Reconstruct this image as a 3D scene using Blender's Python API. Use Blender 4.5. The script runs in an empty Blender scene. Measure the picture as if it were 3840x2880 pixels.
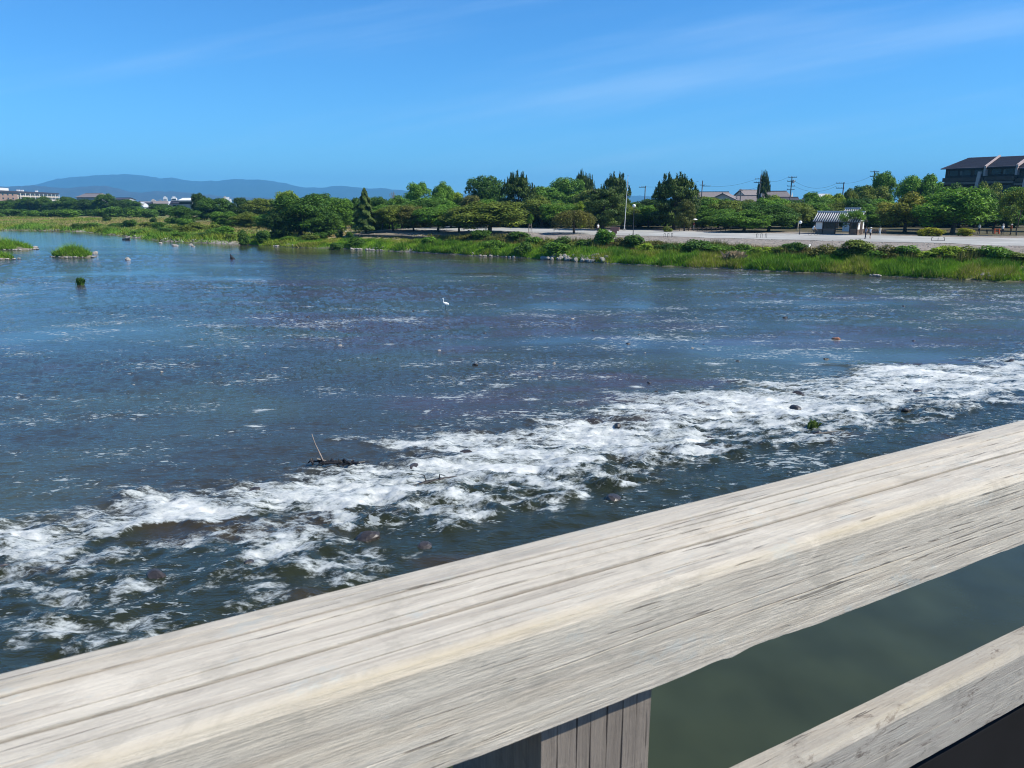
import bpy, bmesh, math, random
import numpy as np
from mathutils import Vector, Matrix

random.seed(7)
RNG = np.random.default_rng(11)
SC = bpy.context.scene
COL = SC.collection
R = math.radians

# ------------------------------------------------------------------ camera
EYE = 8.0                       # metres above the river
PITCH = R(13.2)
FPX = 2901.0                    # focal length in photograph pixels (3840 wide)
cam_d = bpy.data.cameras.new('camera')
cam_d.sensor_width = 36.0
cam_d.lens = FPX / 3840.0 * 36.0
cam_d.clip_start = 0.05
cam_d.clip_end = 40000
cam_d.dof.use_dof = True
cam_d.dof.focus_distance = 45.0
cam_d.dof.aperture_fstop = 15.0
cam = bpy.data.objects.new('camera', cam_d)
COL.objects.link(cam)
cam.location = (0, 0, EYE)
cam.rotation_euler = (R(90) - PITCH, 0, 0)
SC.camera = cam

# ------------------------------------------------------------------ sky and sun
SUN_AZ = R(102)                  # clockwise from the view axis
SUN_EL = R(47)
W = bpy.data.worlds.new('World')
SC.world = W
W.use_nodes = True
nt = W.node_tree
nt.nodes.clear()
out = nt.nodes.new('ShaderNodeOutputWorld')
bg = nt.nodes.new('ShaderNodeBackground')
bg.inputs['Strength'].default_value = 0.107
sky = nt.nodes.new('ShaderNodeTexSky')
sky.sky_type = 'NISHITA'
sky.sun_disc = False
sky.sun_elevation = SUN_EL
sky.sun_rotation = SUN_AZ
sky.altitude = 200
sky.air_density = 1.0
sky.dust_density = 0.15
sky.ozone_density = 2.2
hs = nt.nodes.new('ShaderNodeHueSaturation')
hs.inputs['Saturation'].default_value = 1.0
tintn = nt.nodes.new('ShaderNodeMixRGB'); tintn.blend_type = 'MULTIPLY'; tintn.inputs[0].default_value = 1.0
tintn.inputs[2].default_value = (0.285, 0.70, 1.11, 1)      # the deep saturated blue of that clear day
nt.links.new(sky.outputs[0], tintn.inputs[1])
nt.links.new(tintn.outputs[0], hs.inputs['Color'])
# thin cirrus streaks, laid out on a high flat layer
tc = nt.nodes.new('ShaderNodeTexCoord')
sep = nt.nodes.new('ShaderNodeSeparateXYZ')
nt.links.new(tc.outputs['Generated'], sep.inputs[0])
ya = nt.nodes.new('ShaderNodeMath'); ya.operation = 'ABSOLUTE'; nt.links.new(sep.outputs['Y'], ya.inputs[0])
zc = nt.nodes.new('ShaderNodeMath'); zc.operation = 'MAXIMUM'; zc.inputs[1].default_value = 0.2
nt.links.new(ya.outputs[0], zc.inputs[0])
dx = nt.nodes.new('ShaderNodeMath'); dx.operation = 'DIVIDE'
dy = nt.nodes.new('ShaderNodeMath'); dy.operation = 'DIVIDE'
nt.links.new(sep.outputs['X'], dx.inputs[0]); nt.links.new(zc.outputs[0], dx.inputs[1])
nt.links.new(sep.outputs['Z'], dy.inputs[0]); nt.links.new(zc.outputs[0], dy.inputs[1])
cmb = nt.nodes.new('ShaderNodeCombineXYZ')
nt.links.new(dx.outputs[0], cmb.inputs[0]); nt.links.new(dy.outputs[0], cmb.inputs[1])
mp = nt.nodes.new('ShaderNodeMapping')
mp.inputs['Scale'].default_value = (0.8, 10.0, 1)
mp.inputs['Location'].default_value = (1.3, 2.4, 0)
rot = nt.nodes.new('ShaderNodeMapping'); rot.inputs['Rotation'].default_value = (0, 0, R(-10))
nt.links.new(cmb.outputs[0], rot.inputs['Vector']); nt.links.new(rot.outputs[0], mp.inputs['Vector'])
cn = nt.nodes.new('ShaderNodeTexNoise')
cn.inputs['Scale'].default_value = 0.9; cn.inputs['Detail'].default_value = 7; cn.inputs['Roughness'].default_value = 0.55
nt.links.new(mp.outputs[0], cn.inputs['Vector'])
cr = nt.nodes.new('ShaderNodeMapRange')
cr.interpolation_type = 'SMOOTHSTEP'
cr.inputs['From Min'].default_value = 0.50; cr.inputs['From Max'].default_value = 0.76
cr.inputs['To Max'].default_value = 0.30
nt.links.new(cn.outputs[0], cr.inputs[0])
cm = nt.nodes.new('ShaderNodeMixRGB')
cm.inputs[2].default_value = (4.6, 6.2, 8.0, 1)
nt.links.new(cr.outputs[0], cm.inputs[0]); nt.links.new(hs.outputs[0], cm.inputs[1])
nt.links.new(cm.outputs[0], bg.inputs['Color'])
nt.links.new(bg.outputs[0], out.inputs[0])

sun_d = bpy.data.lights.new('sun', 'SUN')
sun_d.energy = 5.0
sun_d.angle = R(0.53)
sun_d.color = (1.0, 0.945, 0.84)
sun = bpy.data.objects.new('sun', sun_d)
COL.objects.link(sun)
sv = Vector((math.sin(SUN_AZ) * math.cos(SUN_EL), math.cos(SUN_AZ) * math.cos(SUN_EL), math.sin(SUN_EL)))
sun.rotation_euler = sv.to_track_quat('Z', 'Y').to_euler()
sun.location = (60, 0, 60)

SC.view_settings.view_transform = 'Standard'
SC.view_settings.look = 'None'
SC.view_settings.exposure = 0.5
SC.view_settings.gamma = 1.0
SC.cycles.sample_clamp_indirect = 4.0
SC.cycles.max_bounces = 6
SC.cycles.transparent_max_bounces = 4
SC.cycles.use_denoising = True
SC.cycles.pixel_filter_type = 'BLACKMAN_HARRIS'
SC.cycles.filter_width = 1.05

# ------------------------------------------------------------------ measuring helpers
SP, CP = math.sin(PITCH), math.cos(PITCH)
def gp(X, Y, z=0.0):
    """the spot at height z that the photograph shows at (X, Y)"""
    a = (X - 1920) / FPX; b = (1440 - Y) / FPX
    r = Vector((a, CP + b * SP, -SP + b * CP))
    t = (EYE - z) / -r.z
    return Vector((r.x * t, r.y * t, z))
def zat(Y, y):
    k = (Y - 1440) / FPX
    return EYE - y * (SP + k * CP) / (CP - k * SP)
def col(X, y, z=2.9):
    return (X - 1920) / FPX * (y * CP + (EYE - z) * SP)
def mpp(y):
    return y * 1.0 / FPX * 0.98      # metres per photograph pixel at forward distance y
DS = 3840 / 2212.0

# ------------------------------------------------------------------ noise
def _h(ix, iy, s):
    n = (ix.astype(np.int64) * 374761393 + iy.astype(np.int64) * 668265263 + s * 974634777) & 0xffffffff
    n = ((n ^ (n >> 13)) * 1274126177) & 0xffffffff
    return (n ^ (n >> 16)) & 0xffff
def pn(x, y, s=0):
    x = np.asarray(x, float); y = np.asarray(y, float)
    ix = np.floor(x); iy = np.floor(y); fx = x - ix; fy = y - iy
    ux = fx * fx * fx * (fx * (fx * 6 - 15) + 10); uy = fy * fy * fy * (fy * (fy * 6 - 15) + 10)
    def g(i, j):
        a = _h(ix + i, iy + j, s) * (2 * math.pi / 65536)
        return np.cos(a) * (fx - i) + np.sin(a) * (fy - j)
    a = g(0, 0) * (1 - ux) + g(1, 0) * ux
    b = g(0, 1) * (1 - ux) + g(1, 1) * ux
    return (a * (1 - uy) + b * uy) * 1.5
def fbm(x, y, o=4, s=0, gain=0.5):
    t = 0; a = 1.0; f = 1.0; n = 0
    for k in range(o):
        t = t + a * pn(np.asarray(x) * f + 17.3 * k, np.asarray(y) * f - 9.1 * k, s + k); n += a; a *= gain; f *= 2.03
    return t / n
def sstep(a, b, x):
    t = np.clip((x - a) / (b - a), 0, 1); return t * t * (3 - 2 * t)

# ------------------------------------------------------------------ object helpers
def link(o, parent=None):
    COL.objects.link(o)
    if parent is not None: o.parent = parent
    return o
def tag(o, label=None, cat=None, group=None, kind=None):
    if label: o['label'] = label
    if cat: o['category'] = cat
    if group: o['group'] = group
    if kind: o['kind'] = kind
    return o
def empty(name, loc=(0, 0, 0), rz=0.0, label=None, cat=None, group=None):
    o = bpy.data.objects.new(name, None)
    o.empty_display_size = 0.2
    o.location = loc; o.rotation_euler = (0, 0, rz)
    return tag(link(o), label, cat, group)
def mesh_np(name, V, F, smooth=False):
    """mesh from a vertex array (n,3) and a face array (m,k)"""
    V = np.asarray(V, np.float32); F = np.asarray(F, np.int32)
    me = bpy.data.meshes.new(name)
    me.vertices.add(len(V)); me.vertices.foreach_set('co', V.ravel())
    m, k = F.shape
    me.loops.add(m * k); me.loops.foreach_set('vertex_index', F.ravel())
    me.polygons.add(m)
    me.polygons.foreach_set('loop_start', np.arange(0, m * k, k, dtype=np.int32))
    me.polygons.foreach_set('loop_total', np.full(m, k, np.int32))
    me.polygons.foreach_set('use_smooth', np.full(m, bool(smooth)))
    me.update(calc_edges=True)
    return me
def vattr(me, name, arr):
    a = me.attributes.new(name, 'FLOAT', 'POINT'); a.data.foreach_set('value', np.asarray(arr, np.float32).ravel())
def vcol(me, name, arr):
    a = me.attributes.new(name, 'FLOAT_COLOR', 'POINT')
    c = np.ones((len(me.vertices), 4), np.float32); c[:, :3] = arr
    a.data.foreach_set('color', c.ravel())
def grid_faces(nr, nc):
    i = np.arange(nr - 1)[:, None] * nc + np.arange(nc - 1)[None, :]
    return np.stack([i, i + 1, i + nc + 1, i + nc], -1).reshape(-1, 4)

class MB:
    """collects boxes, tubes and polygons of ONE part"""
    def __init__(s): s.v = []; s.f = []
    def poly(s, pts):
        b = len(s.v); s.v += [tuple(p) for p in pts]; s.f.append(tuple(range(b, b + len(pts)))); return s
    def box(s, x0, x1, y0, y1, z0, z1, m=None):
        P = [(x0, y0, z0), (x1, y0, z0), (x1, y1, z0), (x0, y1, z0), (x0, y0, z1), (x1, y0, z1), (x1, y1, z1), (x0, y1, z1)]
        return s.hexa(P, m)
    def hexa(s, P, m=None):
        if m is not None: P = [m @ Vector(p) for p in P]
        b = len(s.v); s.v += [tuple(p) for p in P]
        for q in ((0, 3, 2, 1), (4, 5, 6, 7), (0, 1, 5, 4), (1, 2, 6, 5), (2, 3, 7, 6), (3, 0, 4, 7)): s.f.append(tuple(b + i for i in q))
        return s
    def tube(s, pts, rad, n=6, cap=True):
        pts = [Vector(p) for p in pts]
        if not hasattr(rad, '__len__'): rad = [rad] * len(pts)
        rings = []
        for i, p in enumerate(pts):
            t = (pts[min(i + 1, len(pts) - 1)] - pts[max(i - 1, 0)])
            t = t.normalized() if t.length > 1e-9 else Vector((0, 0, 1))
            a = t.orthogonal().normalized() if abs(t.z) > 0.95 else t.cross(Vector((0, 0, 1))).normalized()
            if abs(t.z) > 0.95: a = (Vector((1, 0, 0)) - t * t.x).normalized()
            c = t.cross(a)
            b = len(s.v)
            for k in range(n):
                w = 2 * math.pi * k / n
                s.v.append(tuple(p + (a * math.cos(w) + c * math.sin(w)) * rad[i]))
            rings.append(b)
        for i in range(len(pts) - 1):
            for k in range(n):
                s.f.append((rings[i] + k, rings[i] + (k + 1) % n, rings[i + 1] + (k + 1) % n, rings[i + 1] + k))
        if cap:
            s.f.append(tuple(rings[0] + k for k in reversed(range(n)))); s.f.append(tuple(rings[-1] + k for k in range(n)))
        return s
    def ball(s, c, r, nu=8, nv=6):
        c = Vector(c); r = r if hasattr(r, '__len__') else (r, r, r)
        pts = []
        for j in range(nv + 1):
            ph = math.pi * j / nv
            pts.append([(c.x + r[0] * math.sin(ph) * math.cos(2 * math.pi * k / nu), c.y + r[1] * math.sin(ph) * math.sin(2 * math.pi * k / nu), c.z + r[2] * math.cos(ph)) for k in range(nu)])
        b = len(s.v)
        for row in pts: s.v += row
        for j in range(nv):
            for k in range(nu): s.f.append((b + j * nu + k, b + (j + 1) * nu + k, b + (j + 1) * nu + (k + 1) % nu, b + j * nu + (k + 1) % nu))
        return s
    def mesh(s, name, mat=None, smooth=False):
        me = bpy.data.meshes.new(name); me.from_pydata(s.v, [], s.f)
        if smooth:
            for p in me.polygons: p.use_smooth = True
        if mat: me.materials.append(mat)
        me.update(); return me
    def build(s, name, mat, parent=None, smooth=False):
        return link(bpy.data.objects.new(name, s.mesh(name, mat, smooth)), parent)

# ------------------------------------------------------------------ materials
def newmat(name):
    m = bpy.data.materials.new(name); m.use_nodes = True
    n = m.node_tree.nodes; l = m.node_tree.links
    return m, n, l, n['Principled BSDF']
def node(n, t, **kw):
    o = n.new(t)
    for k, v in kw.items():
        if k in o.inputs.keys(): o.inputs[k].default_value = v
        else: setattr(o, k, v)
    return o
def rgb(c): return (c[0], c[1], c[2], 1)
def M(name, c, rough=0.75, var=0.25, scale=3.0, bump=0.0, detail=5, stretch=(1, 1, 1), metal=0.0, spec=0.4, dirt=None):
    m, n, l, p = newmat(name)
    tc = node(n, 'ShaderNodeTexCoord'); mp = node(n, 'ShaderNodeMapping')
    mp.inputs['Scale'].default_value = stretch
    l.new(tc.outputs['Object'], mp.inputs[0])
    nz = node(n, 'ShaderNodeTexNoise', Scale=scale, Detail=detail, Roughness=0.65)
    l.new(mp.outputs[0], nz.inputs['Vector'])
    mr = node(n, 'ShaderNodeMapRange'); mr.inputs['From Min'].default_value = 0.3; mr.inputs['From Max'].default_value = 0.7
    l.new(nz.outputs[0], mr.inputs[0])
    mx = node(n, 'ShaderNodeMixRGB')
    mx.inputs[1].default_value = rgb(dirt) if dirt else rgb([x * (1 - var) for x in c]); mx.inputs[2].default_value = rgb([x * (1 + var * 0.7) for x in c])
    l.new(mr.outputs[0], mx.inputs[0]); l.new(mx.outputs[0], p.inputs['Base Color'])
    p.inputs['Roughness'].default_value = rough; p.inputs['Metallic'].default_value = metal
    p.inputs['Specular IOR Level'].default_value = spec
    if bump:
        b = node(n, 'ShaderNodeBump', Strength=bump, Distance=0.05)
        l.new(nz.outputs[0], b.inputs['Height']); l.new(b.outputs[0], p.inputs['Normal'])
    return m
def foliage_mat(name, trans=0.22, island=0.5):
    m, n, l, p = newmat(name)
    oi = node(n, 'ShaderNodeObjectInfo'); ge = node(n, 'ShaderNodeNewGeometry')
    mr = node(n, 'ShaderNodeMapRange'); mr.inputs['To Min'].default_value = 1 - island; mr.inputs['To Max'].default_value = 1 + island
    l.new(ge.outputs['Random Per Island'], mr.inputs[0])
    tc = node(n, 'ShaderNodeTexCoord'); nz = node(n, 'ShaderNodeTexNoise', Scale=0.55, Detail=3)
    l.new(tc.outputs['Object'], nz.inputs['Vector'])
    mr2 = node(n, 'ShaderNodeMapRange'); mr2.inputs['From Min'].default_value = 0.3; mr2.inputs['From Max'].default_value = 0.7
    l.new(nz.outputs[0], mr2.inputs[0])
    tint = node(n, 'ShaderNodeMixRGB'); tint.inputs[1].default_value = (1.3, 1.55, 0.85, 1); tint.inputs[2].default_value = (2.3, 2.3, 0.9, 1)
    l.new(mr2.outputs[0], tint.inputs[0])
    a = node(n, 'ShaderNodeMixRGB', blend_type='MULTIPLY'); a.inputs[0].default_value = 1
    l.new(oi.outputs['Color'], a.inputs[1]); l.new(tint.outputs[0], a.inputs[2])
    b = node(n, 'ShaderNodeVectorMath', operation='SCALE')
    l.new(a.outputs[0], b.inputs[0]); l.new(mr.outputs[0], b.inputs['Scale'])
    l.new(b.outputs[0], p.inputs['Base Color'])
    p.inputs['Roughness'].default_value = 0.6; p.inputs['Specular IOR Level'].default_value = 0.2
    tr = node(n, 'ShaderNodeBsdfTranslucent'); l.new(b.outputs[0], tr.inputs['Color'])
    ms = node(n, 'ShaderNodeMixShader'); ms.inputs[0].default_value = trans
    l.new(p.outputs[0], ms.inputs[1]); l.new(tr.outputs[0], ms.inputs[2])
    l.new(ms.outputs[0], n['Material Output'].inputs['Surface'])
    return m
def grass_mat(name):
    m, n, l, p = newmat(name)
    at = node(n, 'ShaderNodeAttribute', attribute_name='tint')
    l.new(at.outputs['Color'], p.inputs['Base Color'])
    p.inputs['Roughness'].default_value = 0.7; p.inputs['Specular IOR Level'].default_value = 0.1
    tr = node(n, 'ShaderNodeBsdfTranslucent'); l.new(at.outputs['Color'], tr.inputs['Color'])
    ms = node(n, 'ShaderNodeMixShader'); ms.inputs[0].default_value = 0.25
    l.new(p.outputs[0], ms.inputs[1]); l.new(tr.outputs[0], ms.inputs[2])
    l.new(ms.outputs[0], n['Material Output'].inputs['Surface'])
    return m
LEAF = foliage_mat('leaf', 0.3); NEEDLE = foliage_mat('needle', 0.1, 0.4); GRASS = grass_mat('grass_blade')
BARK = M('bark', (0.085, 0.065, 0.05), 0.9, 0.4, 2.0, 0.4, stretch=(1, 1, 0.25))
PALE_BARK = M('pale_bark', (0.26, 0.22, 0.19), 0.9, 0.3, 2.0, 0.3, stretch=(1, 1, 0.25))
STONE = M('pale_stone', (0.31, 0.285, 0.25), 0.85, 0.35, 1.5, 0.4)
WETSTONE = M('wet_stone', (0.045, 0.038, 0.035), 0.35, 0.5, 2.0, 0.5, spec=0.5)
MASON = M('dark_masonry', (0.13, 0.115, 0.095), 0.9, 0.5, 2.0, 0.5)
WHITEWALL = M('white_plaster', (0.72, 0.71, 0.68), 0.8, 0.08, 0.8)
CREAM = M('cream_render', (0.55, 0.47, 0.38), 0.8, 0.12, 0.6)
PINK = M('pink_render', (0.3, 0.2, 0.155), 0.85, 0.15, 0.6)
DARKWALL = M('dark_timber_wall', (0.036, 0.023, 0.016), 0.8, 0.3, 0.8)
BROWNWALL = M('brown_panel', (0.085, 0.052, 0.034), 0.8, 0.3, 0.8)
BROWNBAND = M('taupe_band', (0.17, 0.125, 0.095), 0.8, 0.2, 0.8)
PINKBAND = M('pale_pink_coping', (0.46, 0.36, 0.33), 0.8, 0.15, 0.8)
GLASS = M('window_glass', (0.015, 0.015, 0.016), 0.2, 0.3, 0.6, spec=0.4)
CURTAIN = M('pale_curtain', (0.14, 0.14, 0.13), 0.8, 0.15, 1.5)
SLATE = M('slate_roof', (0.05, 0.045, 0.055), 0.6, 0.3, 1.5, stretch=(1, 1, 3))
ROOFTILE = M('grey_brown_tile_roof', (0.19, 0.165, 0.16), 0.75, 0.2, 2.0)
GREYTILE = M('silver_grey_tile', (0.5, 0.51, 0.52), 0.45, 0.2, 2.0)
DARKTILE = M('tile_valley', (0.035, 0.037, 0.045), 0.6, 0.3, 2.0)
PALEGREEN = M('pale_green_metal', (0.5, 0.62, 0.55), 0.5, 0.1, 1.0)
GREYGREEN = M('grey_green_roof', (0.07, 0.085, 0.085), 0.7, 0.2, 1.5)
BLUEWALL = M('pale_blue_wall', (0.42, 0.47, 0.55), 0.8, 0.08, 0.8)
GREYWALL = M('grey_wall', (0.3, 0.31, 0.32), 0.8, 0.15, 0.8)
DARKWOOD = M('dark_wood', (0.06, 0.04, 0.03), 0.8, 0.3, 4.0, stretch=(1, 1, 0.2))
POLE = M('pole_concrete', (0.13, 0.125, 0.125), 0.85, 0.2, 2.0)
STEEL = M('dark_steel', (0.07, 0.07, 0.075), 0.5, 0.2, 3.0, metal=0.5)
WHITEPAINT = M('white_paint', (0.74, 0.74, 0.72), 0.5, 0.06, 3.0)
GLOBE = M('opal_globe', (0.8, 0.8, 0.76), 0.3, 0.03, 3.0)
REDBROWN = M('red_brown_stone', (0.24, 0.12, 0.095), 0.8, 0.2, 4.0)
FEATHER = M('white_feather', (0.82, 0.82, 0.8), 0.8, 0.04, 10.0)
BLACKISH = M('black_beak', (0.03, 0.028, 0.025), 0.5, 0.2, 10.0)
YELLOW = M('yellow_foot', (0.5, 0.4, 0.05), 0.6, 0.1, 10.0)
ORANGE = M('orange_plastic', (0.6, 0.12, 0.03), 0.5, 0.1, 4.0)
DRIFT = M('grey_driftwood', (0.27, 0.22, 0.19), 0.85, 0.3, 6.0, 0.3)
SNAG = M('black_wet_wood', (0.02, 0.018, 0.018), 0.5, 0.3, 6.0, 0.3)

# ------------------------------------------------------------------ river course
TH = R(60.2)
DV = np.array([math.sin(TH), math.cos(TH)])       # along the bridge
NV = np.array([-math.cos(TH), math.sin(TH)])      # away from the bridge, over the river
BANK = np.array([(160, 18), (95, 55), (53.3, 80.9), (40.7, 86.6), (23.1, 98.5), (12.2, 106.2), (-0.4, 117.2), (-21.9, 134.0), (-44, 147.5),
                 (-75.3, 169.2), (-100, 198), (-123, 224), (-153, 235.4), (-235, 262), (-420, 330), (-900, 480)], float)
OTHER = np.array([(-110, -120), (-100, -20), (-160, 80), (-240, 175), (-430, 262), (-900, 400)], float)
def poly_sd(P, px, py, left_positive):
    """signed distance to an open polyline"""
    best = np.full(px.shape, 1e18); sg = np.ones(px.shape)
    for a, b in zip(P[:-1], P[1:]):
        d = b - a; L2 = d @ d
        t = np.clip(((px - a[0]) * d[0] + (py - a[1]) * d[1]) / L2, 0, 1)
        qx = px - (a[0] + t * d[0]); qy = py - (a[1] + t * d[1])
        q = qx * qx + qy * qy
        cr = d[0] * qy - d[1] * qx
        u = q < best - 1e-9
        best = np.where(u, q, best); sg = np.where(u, np.sign(cr), sg)
    return np.sqrt(best) * sg * (1 if left_positive else -1)
def inland(px, py):
    px = np.asarray(px, float); py = np.asarray(py, float)
    s = poly_sd(BANK, px, py, False)       # right bank: positive on the park side
    o = poly_sd(OTHER, px, py, True)
    s = s + fbm(px * 0.09, py * 0.09, 3, 5) * 2.2
    return s, o
def park(px, py):
    """1 where the paved park lies, 0 in the rough meadow downstream"""
    s = px * 0.85 - py * 0.53      # along the shore
    return sstep(-113.0, -103.0, s)
def height(px, py):
    s, o = inland(px, py)
    pk = park(np.asarray(px, float), np.asarray(py, float))
    zp = np.interp(s, [-6, -1.5, 0, 0.8, 4, 7.2, 8.4, 13, 19, 60, 400, 3000], [-1.4, -0.5, 0.0, 0.45, 1.05, 1.4, 2.15, 2.55, 2.9, 2.95, 3.1, 3.3])
    zm = np.interp(s, [-6, -1.5, 0, 1.2, 6, 16, 40, 90, 400, 3000], [-1.4, -0.5, 0.0, 0.45, 0.95, 1.5, 2.1, 2.6, 3.0, 3.3])
    z = zp * pk + zm * (1 - pk) + np.where(s > 0, 1, 0) * fbm(np.asarray(px) * 0.12, np.asarray(py) * 0.12, 3, 21) * (0.3 * (1 - pk) + 0.05)
    zo = np.interp(o, [-6, 0, 4, 20, 400], [-1.4, 0, 1.5, 3.0, 3.2])
    return np.where(o > s, zo, z)
def gz(x, y): return float(height(np.array([x]), np.array([y]))[0])

def axis(segs):
    v = []
    for a, b, st in segs:
        v += list(np.arange(a, b, st))
    v.append(segs[-1][1]); return np.array(v)
# ground: one sheet from under the bridge to beyond the hills
gx = axis([(-13000, -2000, 1000), (-2000, -700, 100), (-700, -240, 12), (-240, -110, 2.5), (-110, 100, 1.0), (100, 180, 2.5), (180, 700, 20), (700, 2000, 130), (2000, 13000, 1000)])
gy = axis([(-3000, -1000, 500), (-1000, -100, 60), (-100, 70, 5), (70, 190, 1.0), (190, 290, 2.0), (290, 500, 5), (500, 1200, 30), (1200, 13000, 500)])
PX, PY = np.meshgrid(gx, gy)
PZ = height(PX, PY)
S_, O_ = inland(PX, PY)
PK = park(PX, PY)
c_bed = np.array([0.09, 0.075, 0.06]); c_grass = np.array([0.095, 0.15, 0.024]); c_dry = np.array([0.26, 0.21, 0.11]); c_grav = np.array([0.235, 0.205, 0.175]); c_sand = np.array([0.42, 0.33, 0.19]); c_far = np.array([0.06, 0.085, 0.03])
nz1 = fbm(PX * 0.06, PY * 0.06, 4, 31); nz2 = fbm(PX * 0.25, PY * 0.25, 4, 41); nz3 = fbm(PX * 0.02, PY * 0.02, 3, 51)
def mixc(a, b, t): return a * (1 - t[..., None]) + b * t[..., None]
C = np.broadcast_to(c_grass, PX.shape + (3,)).copy()
C = mixc(C, c_dry, sstep(-0.25, 0.2, nz1 + 0.5 * nz2) * 0.85)
shore = sstep(1.6, 0.3, S_) * sstep(-0.25, 0.15, nz1)
C = mixc(C, np.array([0.36, 0.34, 0.31]), shore)
C = mixc(C, c_grav * 1.0, sstep(8.2, 9.5, S_) * PK)
C = mixc(C, c_dry * 0.9, sstep(8.2, 9.0, S_) * sstep(13.5, 9.5, S_ + nz2 * 3) * PK * 0.55)
back = sstep(44, 52, S_ + nz2 * 6) * PK
C = mixc(C, np.array([0.085, 0.075, 0.04]), back)  # ground darkened behind the plaza: shade under the trees put into the colour
edge = sstep(-128, -120, PX * 0.85 - PY * 0.53) * sstep(-100, -107, PX * 0.85 - PY * 0.53) * sstep(7, 10, S_)
C = mixc(C, c_sand, edge * sstep(45, 32, S_))
C = mixc(C, c_far, sstep(120, 260, S_))
C = mixc(C, c_bed, sstep(0.3, -0.4, np.maximum(S_, O_)))
C = mixc(C, c_grass, sstep(0, 3, O_))
me = mesh_np('terrain', np.stack([PX, PY, PZ], -1).reshape(-1, 3), grid_faces(len(gy), len(gx)), True)
vcol(me, 'tint', C.reshape(-1, 3))
m, n, l, p = newmat('ground_cover')
at = node(n, 'ShaderNodeAttribute', attribute_name='tint'); ge = node(n, 'ShaderNodeNewGeometry')
nz = node(n, 'ShaderNodeTexNoise', Scale=1.4, Detail=8, Roughness=0.75); l.new(ge.outputs['Position'], nz.inputs['Vector'])
mr = node(n, 'ShaderNodeMapRange'); mr.inputs['From Min'].default_value = 0.32; mr.inputs['From Max'].default_value = 0.68; mr.inputs['To Min'].default_value = 0.5; mr.inputs['To Max'].default_value = 1.45
l.new(nz.outputs[0], mr.inputs[0])
vm = node(n, 'ShaderNodeVectorMath', operation='SCALE'); l.new(at.outputs['Color'], vm.inputs[0]); l.new(mr.outputs[0], vm.inputs['Scale'])
l.new(vm.outputs[0], p.inputs['Base Color']); p.inputs['Roughness'].default_value = 0.9; p.inputs['Specular IOR Level'].default_value = 0.2
b = node(n, 'ShaderNodeBump', Strength=0.6, Distance=0.2); l.new(nz.outputs[0], b.inputs['Height']); l.new(b.outputs[0], p.inputs['Normal'])
me.materials.append(m)
tag(link(bpy.data.objects.new('terrain', me)), kind='structure')

# pale promenade on top of the embankment
def shore_strip(name, s0, s1, ua, ub, lift, mat, nu=260, ns=6, wob=0.5):
    """a sheet that follows the bank line between two inland distances"""
    seg = BANK[1:10]; d = np.diff(seg, axis=0); L = np.r_[0, np.cumsum(np.hypot(d[:, 0], d[:, 1]))]
    t = np.linspace(ua, ub, nu)
    bx = np.interp(t, L, seg[:, 0]); by = np.interp(t, L, seg[:, 1])
    k = np.ones(61) / 61
    bx = np.convolve(np.pad(bx, 30, mode='reflect', reflect_type='odd'), k, 'valid'); by = np.convolve(np.pad(by, 30, mode='reflect', reflect_type='odd'), k, 'valid')
    tx = np.gradient(bx); ty = np.gradient(by); h = np.hypot(tx, ty)
    nx, ny = ty / h, -tx / h
    V = []
    for i in range(ns):
        s = s0 + (s1 - s0) * i / (ns - 1) + (fbm(t * 0.15, t * 0 + i, 3, 60 + i) * wob if i in (0, ns - 1) else 0)
        x = bx + nx * s; y = by + ny * s
        V.append(np.stack([x, y, height(x, y) + lift], -1))
    me = mesh_np(name, np.concatenate(V), grid_faces(ns, nu), True)
    me.materials.append(mat)
    return tag(link(bpy.data.objects.new(name, me)), kind='structure')
PATH = M('pale_fine_gravel', (0.35, 0.345, 0.32), 0.95, 0.26, 0.22, 0.2, 10, spec=0.15)
shore_strip('promenade', 18.5, 40, 0, 205, 0.03, PATH, 320, 10, 1.2)

# far hills
def ridge(name, pts, dist, depth, colr, seed, foot=0):
    X = np.array([q[0] for q in pts], float); Yp = np.array([q[1] for q in pts], float)
    xs = np.linspace(X[0], X[-1], 260)
    top = np.interp(xs, X, Yp) + fbm(xs * 0.03, xs * 0, 4, seed + 9, 0.65) * 5
    rows = []
    for i, f in enumerate(np.linspace(0, 1, 34)):
        y = dist + depth * f
        zt = np.array([zat(v, dist + depth * 0.62) for v in top])
        prof = math.sin(min(f / 0.62, 1.0) * math.pi / 2) ** 1.1 if f < 0.62 else 1 - ((f - 0.62) / 0.38) * 0.6
        x = (xs - 1920) / FPX * y
        rug = fbm(x * 0.002, np.full_like(x, y * 0.002), 5, seed) * 0.32 * min(f, 0.62 - min(f, 0.62) + 0.03) * 3
        z = zt * prof * (1 + rug) + fbm(x * 0.006, np.full_like(x, y * 0.006), 3, seed + 3) * 8 * f
        rows.append(np.stack([x, np.full_like(x, y), np.maximum(z, 0) + 2 - 4 * (f == 0)], -1))
    me = mesh_np(name, np.concatenate(rows), grid_faces(34, 260), True)
    me.materials.append(M(name + '_forest', colr, 0.95, 0.5, 0.02, 0.0, 8, spec=0.1))
    return tag(link(bpy.data.objects.new(name, me)), kind='structure')
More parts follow.
